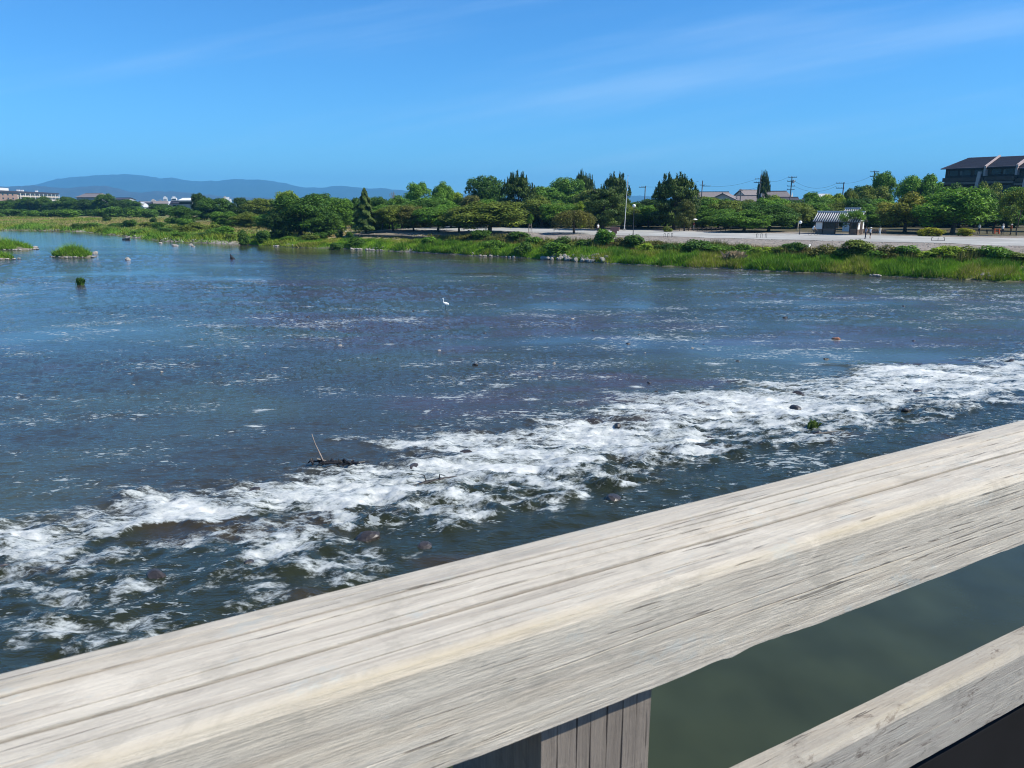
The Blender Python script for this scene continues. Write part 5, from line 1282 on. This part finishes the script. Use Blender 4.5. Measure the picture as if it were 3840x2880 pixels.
rk = empty('rear_tiled_house', (g_[0], g_[1], gz(*g_)), R(-38.5), 'second small grey tiled roof just behind the kiosk', 'house')
MB().box(0, 2.2, 0, 2.6, 0, 3.1).build('wall', WHITEWALL, rk); tiled_roof(rk, 2.2, 2.6, 3.12, 3.95, 0.3, 0.2)

# ------------------------------------------------------------------ dark hotel
hx, hy = col(3516, 232), 232.0
ho = empty('hotel', (hx, hy, 2.9), R(-55), 'dark brown hotel with stepped slate roofs above the trees', 'hotel')
zb = 2.9
secs = [(0, 11.2, 14.9, 17.8), (11.35, 19.3, 15.0, 17.7), (19.45, 46, 14.4, 17.0)]
for i, (x0, x1, ze, zr) in enumerate(secs):
    MB().box(x0, x1, 1.2, 13, 0, ze).build('wall', DARKWALL, ho)
    hip = 3.2 if i == 0 else 0.0
    rf = MB().poly([(x0 - 0.9 * (i == 0), -0.1, ze - 0.25), (x1, -0.1, ze - 0.25), (x1, 7.2, zr), (x0 + hip, 7.2, zr)]).poly([(x1, 14.2, ze - 0.25), (x0 - 0.9 * (i == 0), 14.2, ze - 0.25), (x0 + hip, 7.2, zr), (x1, 7.2, zr)]).poly([(x0 - 0.9 * (i == 0), 14.2, ze - 0.25), (x0 - 0.9 * (i == 0), -0.1, ze - 0.25), (x0 + hip, 7.2, zr)]).poly([(x1, -0.1, ze - 0.25), (x0 - 0.9 * (i == 0), -0.1, ze - 0.25), (x0 - 0.9 * (i == 0), -0.1, ze - 0.5), (x1, -0.1, ze - 0.5)]).build('roof', SLATE, ho)
    for r_ in range(1, 14): MB().hexa([(x0 + hip * r_ / 14, -0.1 + 7.3 * r_ / 14 - 0.03, ze - 0.25 + (zr - ze + 0.25) * r_ / 14 - 0.01), (x1 - 0.01, -0.1 + 7.3 * r_ / 14 - 0.03, ze - 0.25 + (zr - ze + 0.25) * r_ / 14 - 0.01), (x1 - 0.01, -0.1 + 7.3 * r_ / 14 + 0.2, ze - 0.2 + (zr - ze + 0.25) * r_ / 14 + 0.06), (x0 + hip * r_ / 14, -0.1 + 7.3 * r_ / 14 + 0.2, ze - 0.2 + (zr - ze + 0.25) * r_ / 14 + 0.06)] + [(x0 + hip * r_ / 14, -0.1 + 7.3 * r_ / 14 - 0.03, ze - 0.2 + (zr - ze + 0.25) * r_ / 14 + 0.03), (x1 - 0.01, -0.1 + 7.3 * r_ / 14 - 0.03, ze - 0.2 + (zr - ze + 0.25) * r_ / 14 + 0.03), (x1 - 0.01, -0.1 + 7.3 * r_ / 14 + 0.2, ze - 0.2 + (zr - ze + 0.25) * r_ / 14 + 0.1), (x0 + hip * r_ / 14, -0.1 + 7.3 * r_ / 14 + 0.2, ze - 0.2 + (zr - ze + 0.25) * r_ / 14 + 0.1)]).build('shingle_course', SLATE, rf)
    if i < 2:
        MB().hexa([(x1 + 0.01, -0.5, ze - 0.6), (x1 + 0.5, -0.5, ze - 0.6), (x1 + 0.5, 7.2, zr - 0.3), (x1 + 0.01, 7.2, zr - 0.3), (x1 + 0.01, -0.5, ze + 0.1), (x1 + 0.5, -0.5, ze + 0.1), (x1 + 0.5, 7.2, zr + 0.35), (x1 + 0.01, 7.2, zr + 0.35)]).build('coping', PINKBAND, ho)
        MB().box(x1 - 0.1, x1 + 0.4, -0.4, 1.3, ze - 2.6, ze - 0.65).build('party_wall', PINKBAND, ho)
    nw = max(2, int((x1 - x0) / 3.2))
    for j in range(nw):
        a = x0 + 0.7 + j * (x1 - x0 - 0.8) / nw; b_ = a + (x1 - x0 - 0.8) / nw - 0.6
        w_ = MB().box(a, b_, 1.13, 1.19, ze - 2.3, ze - 0.9).build('window', GLASS, ho)
        MB().box(a, a + 0.5, 1.06, 1.12, ze - 2.25, ze - 0.95).build('curtain', CURTAIN if j % 2 else BROWNWALL, w_)
        w_ = MB().box(a, b_, 1.13, 1.19, ze - 7.0, ze - 5.2).build('window', GLASS, ho); MB().box(b_ - 0.6, b_, 1.06, 1.12, ze - 6.95, ze - 5.25).build('curtain', CURTAIN if (i + j) % 3 == 0 else BROWNWALL, w_)
    MB().box(x0 + 0.02, x1 - 0.12, -0.2, 1.1, ze - 4.0, ze - 2.9).build('balcony', BROWNWALL, ho)
    MB().box(x0 - 0.6 * (i == 0) + 0.03, x1 - 0.1, -0.9, 1.15, ze - 4.75, ze - 4.15).build('eave_band', BROWNBAND, ho)
for x0 in (9.2, 21.3): MB().hexa([(x0, -1.0, 6), (x0 + 0.7, -1.0, 6), (x0 + 0.7, -0.5, 6), (x0, -0.5, 6), (x0 + 0.7, -1.0, 13.5), (x0 + 1.6, -1.0, 13.5), (x0 + 1.6, -0.5, 13.5), (x0 + 0.7, -0.5, 13.5)]).build('buttress', PINKBAND, ho)
MB().box(1.5, 6.2, -0.3, 1.1, 3, 10.7).build('brown_bay', BROWNWALL, ho)
MB().box(3.2, 4.2, -0.36, -0.31, 8.2, 9.4).build('bay_window', GLASS, ho)
MB().hexa([(-5, 1, 0), (-0.01, 1, 0), (-0.01, 12, 0), (-5, 12, 0), (-5, 1, 9.4), (-0.01, 1, 10.2), (-0.01, 12, 10.2), (-5, 12, 9.4)]).build('side_wing', DARKWALL, ho)
MB().hexa([(-5.6, 0.2, 9.45), (0, 0.2, 10.25), (0, 12.6, 10.25), (-5.6, 12.6, 9.45), (-5.6, 0.2, 9.7), (0, 0.2, 10.55), (0, 12.6, 10.55), (-5.6, 12.6, 9.7)]).build('wing_roof', SLATE, ho)

# ------------------------------------------------------------------ apartment block far downstream
A = Vector((col(-70, 575), 575, 2.5)); Bv = Vector((col(222, 800), 800, 2.5)); dd = Bv - A; LA = dd.length
ab = empty('apartment_block', A, math.atan2(dd.y, dd.x), 'long low apartment block with cream balconies at the far left', 'apartments')
MB().box(0, LA, 0, 14, 0, 13.2).build('wall', CREAM, ab)
MB().box(-1, LA + 1, -1.2, 15, 13.25, 14.8).build('roof', SLATE, ab)
MB().box(LA * 0.03, LA * 0.4, -0.4, -0.02, 0, 12.2).build('end_wall', PINK, ab)
MB().box(2, LA * 0.36, 3, 9, 14.85, 17.0).build('rooftop_house', WHITEWALL, ab)
for f_ in (0.47, 0.52, 0.72):
    w_ = MB().box(LA * f_, LA * f_ + 2.2, 2, 4, 14.82, 16.2).build('water_tank', WHITEPAINT, ab)
for fl in range(4):
    z = 1.2 + fl * 3.0
    for j in range(9):
        x0 = LA * (0.42 + 0.064 * j); x1 = x0 + LA * 0.058
        q = MB().box(x0, x1, -1.5, -0.05, z, z + 1.1).build('balcony', CREAM, ab)
        MB().box(x0 + 0.3, x1 - 0.3, -0.06, -0.03, z + 1.15, z + 2.6).build('window', GLASS, ab)
    for j in range(6):
        x0 = LA * (0.05 + 0.056 * j); MB().box(x0 + 1, x0 + 5, -0.46, -0.41, z + 0.9, z + 2.2).build('window', GLASS, ab)
for j in range(10):
    x0 = LA * (0.416 + 0.064 * j); MB().box(x0 - 0.35, x0 + 0.35, -1.9, -1.55, 0, 13.2).build('column', WHITEWALL, ab)

# ------------------------------------------------------------------ houses
def house(X, d, wm, dm, he, hr, label, wall, roof, rz=0.0, cat='house', name='house', zg=2.9, wins=2, hip=0.0, group=None, oh=0.5):
    x = col(X, d); e = empty(name, (x, d, zg), rz, label, cat, group)
    if d < 300: he -= 1.1; hr -= 1.1
    w2 = wm / 2
    MB().box(-w2, w2, 0, dm, -1, he).poly([(w2 - 0.01, 0, he), (w2 - 0.01, dm, he), (w2 - 0.01, dm / 2, hr - 0.1)]).poly([(-w2 + 0.01, dm, he), (-w2 + 0.01, 0, he), (-w2 + 0.01, dm / 2, hr - 0.1)]).build('wall', wall, e)
    a, b_ = -w2 - oh, w2 + oh; sl = (hr - he) / (dm / 2)
    r_ = MB().hexa([(a, -oh, he - sl * oh), (b_, -oh, he - sl * oh), (b_ - hip, dm / 2, hr), (a + hip, dm / 2, hr), (a, -oh, he - sl * oh + 0.2), (b_, -oh, he - sl * oh + 0.2), (b_ - hip, dm / 2, hr + 0.2), (a + hip, dm / 2, hr + 0.2)])
    r_.hexa([(a + hip, dm / 2, hr), (b_ - hip, dm / 2, hr), (b_, dm + oh, he - sl * oh), (a, dm + oh, he - sl * oh), (a + hip, dm / 2, hr + 0.2), (b_ - hip, dm / 2, hr + 0.2), (b_, dm + oh, he - sl * oh + 0.2), (a, dm + oh, he - sl * oh + 0.2)])
    if hip: r_.poly([(b_, -oh, he - sl * oh + 0.1), (b_, dm + oh, he - sl * oh + 0.1), (b_ - hip, dm / 2, hr + 0.1)]).poly([(a, dm + oh, he - sl * oh + 0.1), (a, -oh, he - sl * oh + 0.1), (a + hip, dm / 2, hr + 0.1)])
    ro = r_.build('roof', roof, e)
    MB().box(a + hip, b_ - hip, dm / 2 - 0.15, dm / 2 + 0.15, hr + 0.15, hr + 0.4).build('ridge', roof, ro)
    for k_ in range(wins):
        xx = -w2 + (k_ + 0.5) * wm / wins; w_ = MB().box(xx - 0.9, xx + 0.9, -0.06, -0.01, he - 1.9, he - 0.8).build('window', GLASS, e)
        MB().box(xx - 1.0, xx + 1.0, -0.12, -0.02, he - 2.0, he - 1.92).build('sill', wall, w_)
    return e
house(2662, 275, 12, 9, 8.0, 9.6, 'long grey-brown roofed house right of the great pine', BLUEWALL, ROOFTILE, R(-8))
house(2762, 262, 7.5, 8, 7.2, 9.0, 'house with reddish brown gable behind the short utility pole', CREAM, ROOFTILE, R(60))
house(2806, 258, 6.6, 7, 6.6, 8.2, 'pale blue walled house with a dark strip window', BLUEWALL, ROOFTILE, R(-12), wins=1)
house(2838, 285, 9, 9, 8.0, 10.4, 'tall brown roofed house behind the tallest utility pole', CREAM, ROOFTILE, R(20))
house(2898, 280, 11, 9, 7.6, 9.9, 'grey hipped roof house left of the four-armed utility pole', GREYWALL, ROOFTILE, R(-25), hip=2.5)
house(2948, 250, 8, 7, 6.0, 7.6, 'low dark ridged house under the four-armed utility pole', BROWNWALL, SLATE, R(0))
house(3085, 270, 8, 7, 6.8, 8.8, 'grey roofed house above the kiosk trees', WHITEWALL, GREYTILE, R(15))
house(3125, 260, 4.5, 6, 6.4, 7.8, 'small pale roofed house under the frame-topped pole', WHITEWALL, ROOFTILE, R(15))
house(2795, 225, 6.5, 6, 3.4, 5.0, 'low slate roofed house in front of the pale blue one', GREYWALL, SLATE, R(-6))
house(2415, 262, 4.0, 5, 4.6, 5.8, 'white roofed shed between the flagpole and the great pine', WHITEWALL, GREYTILE, R(10))
# pale green flat-roofed shelter
e = empty('shelter', (col(2800, 188), 188, 2.9), R(-6), 'shelter with a flat pale green roof among the trees', 'shelter')
MB().hexa([(-3.3, -2.2, 4.15), (3.3, -2.2, 4.15), (2.8, 2.2, 4.45), (-2.6, 2.2, 4.45), (-3.3, -2.2, 4.3), (3.3, -2.2, 4.3), (2.8, 2.2, 4.75), (-2.6, 2.2, 4.75)]).build('roof', PALEGREEN, e)
for xx in (-2.6, 0, 2.6):
    for yy in (-1.7, 1.7): MB().box(xx - 0.1, xx + 0.1, yy - 0.1, yy + 0.1, 0, 4.16).build('post', DARKWOOD, e)
MB().box(-2.5, 2.5, 1.6, 1.68, 0, 3.6).build('back_wall', DARKWALL, e)
# small park shelter beside the conifer
px_, py_ = col(1425, 160), 160.0
e = empty('park_shelter', (px_, py_, gz(px_, py_)), R(-20), 'small open park shelter with hipped grey roof by the conifer', 'shelter')
mb = MB(); a_ = 1.9
for s0, s1 in (((-a_, -a_), (a_, -a_)), ((a_, -a_), (a_, a_)), ((a_, a_), (-a_, a_)), ((-a_, a_), (-a_, -a_))): mb.poly([(s0[0], s0[1], 2.2), (s1[0], s1[1], 2.2), (s1[0] * 0.12, s1[1] * 0.12, 3.1), (s0[0] * 0.12, s0[1] * 0.12, 3.1)]); mb.poly([(s0[0], s0[1], 2.1), (s1[0], s1[1], 2.1), (s1[0], s1[1], 2.2), (s0[0], s0[1], 2.2)])
mb.poly([(-.23, -.23, 3.1), (.23, -.23, 3.1), (.23, .23, 3.1), (-.23, .23, 3.1)]); mb.build('roof', GREYGREEN, e)
for xx in (-1.4, 1.4):
    for yy in (-1.4, 1.4): MB().box(xx - 0.08, xx + 0.08, yy - 0.08, yy + 0.08, -0.1, 2.2).build('post', DARKWOOD, e)
MB().box(-1.2, 1.2, 0.9, 1.3, 0.35, 0.45).build('bench', DARKWOOD, e)

# distant town
house(330, 640, 24, 14, 9.5, 12.2, 'long low grey roof behind the far tree line', GREYWALL, ROOFTILE, R(-25), 'hall', 'long_roofed_hall', wins=0, hip=3, oh=1)
house(452, 660, 14, 10, 7.5, 8.8, 'low grey roof right of the dark domed tree', GREYWALL, SLATE, R(-15), wins=2)
house(552, 520, 5.6, 6, 2.4, 4.2, 'white gabled house at the edge of the far meadow', WHITEWALL, GREYTILE, R(75), wins=1)
house(494, 530, 4.4, 4, 2.6, 3.6, 'small white shed left of the white gabled house', WHITEWALL, WHITEPAINT, R(5), wins=1)
house(700, 420, 7.5, 8, 6.2, 7.2, 'flat white roofed grey building beside the grove', GREYWALL, WHITEPAINT, R(-10), 'building', 'town_building', wins=4)
house(664, 440, 4.6, 6, 4.6, 5.2, 'blue grey block left of the flat white roofed building', GREYWALL, SLATE, R(-10), 'building', 'town_building', wins=2)
def tower(X, d, w, h, label, mat=WHITEWALL):
    e = empty('town_tower', (col(X, d), d, 2), R(12), label, 'tower block', 'white town towers')
    MB().box(-w / 2, w / 2, 0, w * 0.8, 0, h).build('wall', mat, e); MB().box(-w / 4, w / 4, w * 0.1, w * 0.5, h + 0.05, h + w * 0.28).build('penthouse', mat, e)
    for f_ in range(int(h / 4)): MB().box(-w * 0.42, w * 0.42, -0.12, -0.02, 2 + f_ * 4, 3.8 + f_ * 4).build('window_band', GLASS, e)
tower(621, 1500, 6.5, 15.5, 'slim white tower in the distant town')
tower(654, 1300, 8, 13.5, 'broad white tower block in the distant town')
tower(575, 1700, 8, 11, 'low pale tower at the left of the distant town', CREAM)
tower(602, 1900, 7, 11, 'small grey tower left of the slim white one', GREYWALL)
tower(854, 1100, 9, 11, 'pale tower seen through the gap in the grove')
tower(846, 1250, 5, 14, 'narrow pale tower behind the one in the grove gap', CREAM)
rng = np.random.default_rng(1700)
for i in range(34):
    X = rng.uniform(505, 735); d = rng.uniform(560, 1100)
    house(X, d, rng.uniform(7, 12), rng.uniform(6, 9), rng.uniform(2.2, 4.4), rng.uniform(4.6, 6.6), 'tiny house in the crowded distant town below the hills', [WHITEWALL, CREAM, GREYWALL, BLUEWALL][i % 4], [SLATE, ROOFTILE, GREYTILE][i % 3], rng.uniform(-0.6, 0.6), 'house', 'town_house', wins=0, group='small houses of the distant town')

# ------------------------------------------------------------------ poles, lamps, wires
def utility(X, Yt, d, arms, label, lean=0.0, box=False, mast=0.0):
    x = col(X, d); h = zat(Yt, d) - 2.9
    e = empty('utility_pole', (x, d, 2.9), R(-15), label, 'utility pole', 'utility poles')
    MB().tube([(0, 0, -0.2), (lean, 0, h)], [0.2, 0.13], 8).build('pole', POLE, e)
    if mast: MB().tube([(lean, 0, h - 0.3), (lean, 0, h + mast)], [0.05, 0.03], 5).build('mast', STEEL, e)
    for dz, a, b_ in arms:
        q = MB().box(lean + a, lean + b_, -0.22, -0.1, h - dz - 0.08, h - dz + 0.08).build('crossarm', STEEL, e)
        n_ = max(2, int((b_ - a) / 0.7) + 1)
        for j in range(n_):
            xx = lean + a + 0.08 + (b_ - a - 0.16) * j / (n_ - 1); MB().tube([(xx, -0.16, h - dz + 0.08), (xx, -0.16, h - dz + 0.3)], [0.05, 0.06], 5).build('insulator', GREYWALL, q)
    if box: MB().tube([(lean + 0.45, -0.1, h - box), (lean + 0.45, -0.1, h - box + 0.9)], 0.28, 8).build('transformer', GREYWALL, e)
    return Vector((x + lean, d, 2.9 + h))
PA = utility(2414, 697, 240, [(0.4, -1.9, 0.2)], 'utility pole with one side arm right of the flagpole', 0.1)
PBv = utility(2624, 677, 236, [(1.3, -0.8, 0.8), (1.6, 0.2, 2.3)], 'utility pole with offset arms beside the great pine', 0.25)
PD = utility(2771, 708, 236, [(0.6, -0.5, 0.5)], 'short thick utility pole before the brown gable')
PC = utility(2836, 655, 232, [(1.2, -1.6, 0.3), (2.2, -1.9, 0.3), (5.4, -1.0, 0.6)], 'tallest utility pole with a mast beside the slim pine', 0.45, 6.2, 1.3)
PE = utility(2955, 662, 225, [(0.2, -1.0, 1.3), (1.3, -1.2, 1.0), (2.6, -1.1, 0.9), (3.6, -1.1, 0.9)], 'four-armed utility pole above the yellow-green tree', 0.15, 1.8)
PF = utility(3150, 684, 215, [(0.2, -1.9, 0.2), (1.5, -1.9, 0.2)], 'utility pole with a square arm frame above the kiosk', 0.05)
PG = utility(3260, 640, 215, [(0.3, -1.1, 1.1), (1.5, -1.1, 0.8)], 'highest utility pole beside the ivy-covered tree', 0.05)
PZ_ = Vector((col(3395, 212), 212, 14.0))
def wire(a, b_, sag, label):
    pts = []
    for t in np.linspace(0, 1, 15):
        q = a.lerp(b_, t); q.z -= sag * 4 * t * (1 - t); pts.append(q)
    tag(MB().tube(pts, 0.022, 4).build('overhead_wire', BLACKISH), label, 'wire', 'overhead wires')
off = Vector((-1.2, -0.2, -0.2))
wire(PA + off, PBv + off, 0.7, 'overhead wire between the one-armed and offset-arm poles')
wire(PBv + Vector((1.2, 0, -1.5)), PC + Vector((-1.2, 0, -1.2)), 0.9, 'overhead wire from the offset-arm pole to the tallest pole')
wire(PD + Vector((0, 0, -0.4)), PC + Vector((-0.6, 0, -3.4)), 0.3, 'overhead wire rising from the short thick pole to the tallest pole')
wire(PC + Vector((0.2, 0, -1.4)), PE + Vector((-1, 0, -0.1)), 0.9, 'overhead wire from the tallest pole to the four-armed pole')
wire(PE + Vector((0.9, 0, -1.3)), PF + Vector((-1.8, 0, -0.2)), 1.6, 'upper sagging wire between the four-armed pole and the frame pole')
wire(PE + Vector((0.9, 0, -2.6)), PF + Vector((-1.8, 0, -0.9)), 1.5, 'lower sagging wire between the four-armed pole and the frame pole')
wire(PF + Vector((0, 0, -0.2)), PG + Vector((-1, 0, -1.5)), 0.5, 'overhead wire from the frame pole to the highest pole')
x = col(2341, 147); zt = zat(660, 147)
e = empty('flagpole', (x, 147, 2.9), 0, 'tall slim white flagpole between the dark pines', 'flagpole')
MB().tube([(0, 0, -0.1), (0.36, 0, zt - 2.9)], [0.07, 0.035], 8).build('mast', WHITEPAINT, e); MB().ball((0.36, 0, zt - 2.85), 0.08, 8, 6).build('finial', STEEL, e); MB().box(-0.25, 0.25, -0.25, 0.25, -0.2, 0.35).build('plinth', STONE, e)
def globe_lamp(X, Yt, d, label):
    x = col(X, d); h = zat(Yt, d) - 2.9
    e = empty('globe_lamp', (x, d, 2.9), 0, label, 'lamp', 'globe lamps')
    MB().tube([(0, 0, -0.1), (0, 0, 0.5), (0, 0, h - 0.5)], [0.11, 0.06, 0.045], 8).build('post', STEEL, e); MB().ball((0, 0, h - 0.24), 0.27, 10, 8).build('globe', GLOBE, e, True); MB().tube([(0, 0, h - 0.55), (0, 0, h - 0.44)], [0.06, 0.15], 8).build('collar', STEEL, e)
globe_lamp(2374, 766, 126, 'globe lamp on a dark post right of the flagpole')
globe_lamp(2724, 765, 160, 'globe lamp half hidden left of the pale green roof')
globe_lamp(2998, 828, 128, 'short globe lamp left of the kiosk')
# leaning white drain pipe on the embankment
x0_, y0_ = on_bank(3016, 6.6); x1_, y1_ = on_bank(3033, 9.4)
tag(MB().tube([(x0_, y0_, gz(x0_, y0_) - 0.05), (x1_, y1_, gz(x1_, y1_) + 0.45)], 0.13, 10).build('drain_pipe', WHITEPAINT), 'white pipe leaning down the embankment through the weeds', 'pipe')
# stone block sign
x, y = at_px(2306, 876.5); e = empty('stone_monument', (x, y, gz(x, y)), R(-15), 'red brown stone block on a narrower foot at the promenade edge', 'monument')
MB().box(-0.45, 0.3, -0.25, 0.25, -0.05, 0.5).build('foot', REDBROWN, e)
MB().hexa([(-0.75, -0.35, 0.5), (0.65, -0.35, 0.5), (0.65, 0.35, 0.5), (-0.75, 0.35, 0.5), (-0.72, -0.33, 1.05), (0.7, -0.33, 1.1), (0.7, 0.33, 1.1), (-0.72, 0.33, 1.05)]).build('block', REDBROWN, e)
x, y = at_px(1922, 873); e = empty('park_bench', (x, y, gz(x, y) + 0.03), R(-20), 'low dark bench on the promenade left of the young staked tree', 'bench')
MB().box(-1.0, 1.0, -0.25, 0.25, 0.38, 0.46).build('seat', DARKWOOD, e)
for xx in (-0.75, 0.75): MB().box(xx - 0.08, xx + 0.08, -0.22, 0.22, -0.05, 0.38).build('leg', DARKWOOD, e)
# hoop barriers and rail
def hoop(X, Y, label, group):
    x, y = at_px(X, Y); e = empty('hoop_barrier', (x, y, gz(x, y) + 0.03), R(-30), label, 'barrier', group)
    MB().tube([(-0.11, 0, -0.1), (-0.11, 0, 0.55)], 0.03, 6).tube([(0.11, 0, -0.1), (0.11, 0, 0.55)], 0.03, 6).build('upright', STEEL, e); MB().tube([(-0.13, 0, 0.56), (0.13, 0, 0.56)], 0.032, 6).build('top_bar', STEEL, e)
for i, X in enumerate((2492, 2506, 2520)): hoop(X, 888, '%s small hoop barrier before the great pine' % ('Left', 'Middle', 'Right')[i], 'hoop barriers before the pine')
for i, X in enumerate((2839, 2855, 2872)): hoop(X, 891, '%s small hoop barrier left of the kiosk' % ('Left', 'Middle', 'Right')[i], 'hoop barriers left of the kiosk')
x, y = at_px(3517, 903); e = empty('metal_rail', (x, y, gz(x, y) + 0.03), R(-22), 'low dark two-bay metal rail on the pale promenade', 'rail')
for xx in (-0.78, 0, 0.78): MB().tube([(xx, 0, -0.1), (xx, 0, 0.42)], 0.035, 6).build('upright', STEEL, e)
MB().tube([(-0.8, 0, 0.04), (0.8, 0, 0.04)], 0.03, 6).build('bottom_bar', STEEL, e); MB().tube([(-0.8, 0, 0.42), (-0.6, 0, 0.44)], 0.03, 6).tube([(0.6, 0, 0.44), (0.8, 0, 0.42)], 0.03, 6).build('top_stub', STEEL, e)
# rope fence by the person in red
x, y = at_px(2640, 866); e = empty('rope_fence', (x, y, gz(x, y)), R(-14), 'low rope fence of small posts by the person in red', 'fence')
for i in range(12): MB().tube([(-4.4 + i * 0.82, 0, -0.1), (-4.4 + i * 0.82, 0, 0.62)], 0.05, 6).build('post', DARKWOOD, e)
MB().tube([(-4.4 + i * 0.205, 0, 0.5 - 0.09 * math.sin(math.pi * ((i % 4) / 4))) for i in range(45)], 0.02, 4).build('rope', DRIFT, e)
x, y = at_px(3280, 876); e = empty('picket_fence', (x, y, gz(x, y)), R(-20), 'dark picket fence right of the kiosk', 'fence')
for i in range(14): MB().box(-1.6 + i * 0.25 - 0.04, -1.6 + i * 0.25 + 0.04, -0.03, 0.03, -0.05, 0.75).build('picket', REDBROWN, e)
MB().box(-1.7, 1.75, 0.035, 0.075, 0.5, 0.58).build('rail', REDBROWN, e)
x, y = at_px(3737, 877); e = empty('road_barrier', (x, y, gz(x, y) + 0.02), R(-10), 'orange plastic barrier under the trees near the picture edge', 'barrier')
for xx in (-0.35, 0.35): MB().hexa([(xx - 0.08, -0.25, 0), (xx + 0.08, -0.25, 0), (xx + 0.08, 0.25, 0), (xx - 0.08, 0.25, 0), (xx - 0.06, -0.04, 0.85), (xx + 0.06, -0.04, 0.85), (xx + 0.06, 0.04, 0.85), (xx - 0.06, 0.04, 0.85)]).build('leg', ORANGE, e)
MB().box(-0.45, 0.45, -0.06, 0.06, 0.6, 0.8).box(-0.45, 0.45, -0.1, 0.1, 0.25, 0.42).build('board', ORANGE, e)
x, y = at_px(3712, 877); e = empty('park_table', (x, y, gz(x, y) + 0.02), R(-10), 'small dark table left of the orange barrier', 'table')
MB().box(-0.55, 0.55, -0.3, 0.3, 0.62, 0.68).build('tabletop', DARKWOOD, e)
for xx in (-0.48, 0.48):
    for yy in (-0.24, 0.24): MB().box(xx - 0.04, xx + 0.04, yy - 0.04, yy + 0.04, 0, 0.62).build('leg', DARKWOOD, e)
# tree stakes of the young tree
x = col(1988, 138); e = empty('tree_stake', (x, 137.6, gz(x, 137.6)), 0, 'wooden stakes bracing the young tree on the promenade', 'stake')
for xx in (-0.35, 0.35): MB().tube([(xx, 0, -0.1), (xx * 0.5, 0, 1.6)], 0.05, 6).build('stake', DRIFT, e)
MB().tube([(-0.25, 0, 1.2), (0.25, 0, 1.2)], 0.04, 6).build('crosspiece', DRIFT, e)

# ------------------------------------------------------------------ haze
m = bpy.data.materials.new('haze_air'); m.use_nodes = True; n = m.node_tree.nodes; l = m.node_tree.links; n.clear()
o_ = n.new('ShaderNodeOutputMaterial'); v = n.new('ShaderNodeVolumePrincipled')
v.inputs['Color'].default_value = (0.19, 0.58, 1.0, 1); v.inputs['Density'].default_value = 1.2e-4; v.inputs['Anisotropy'].default_value = 0.0
l.new(v.outputs[0], o_.inputs['Volume'])
hz = MB().box(-13600, 13600, -3600, 13600, -4, 430).build('haze', m); tag(hz, kind='stuff')
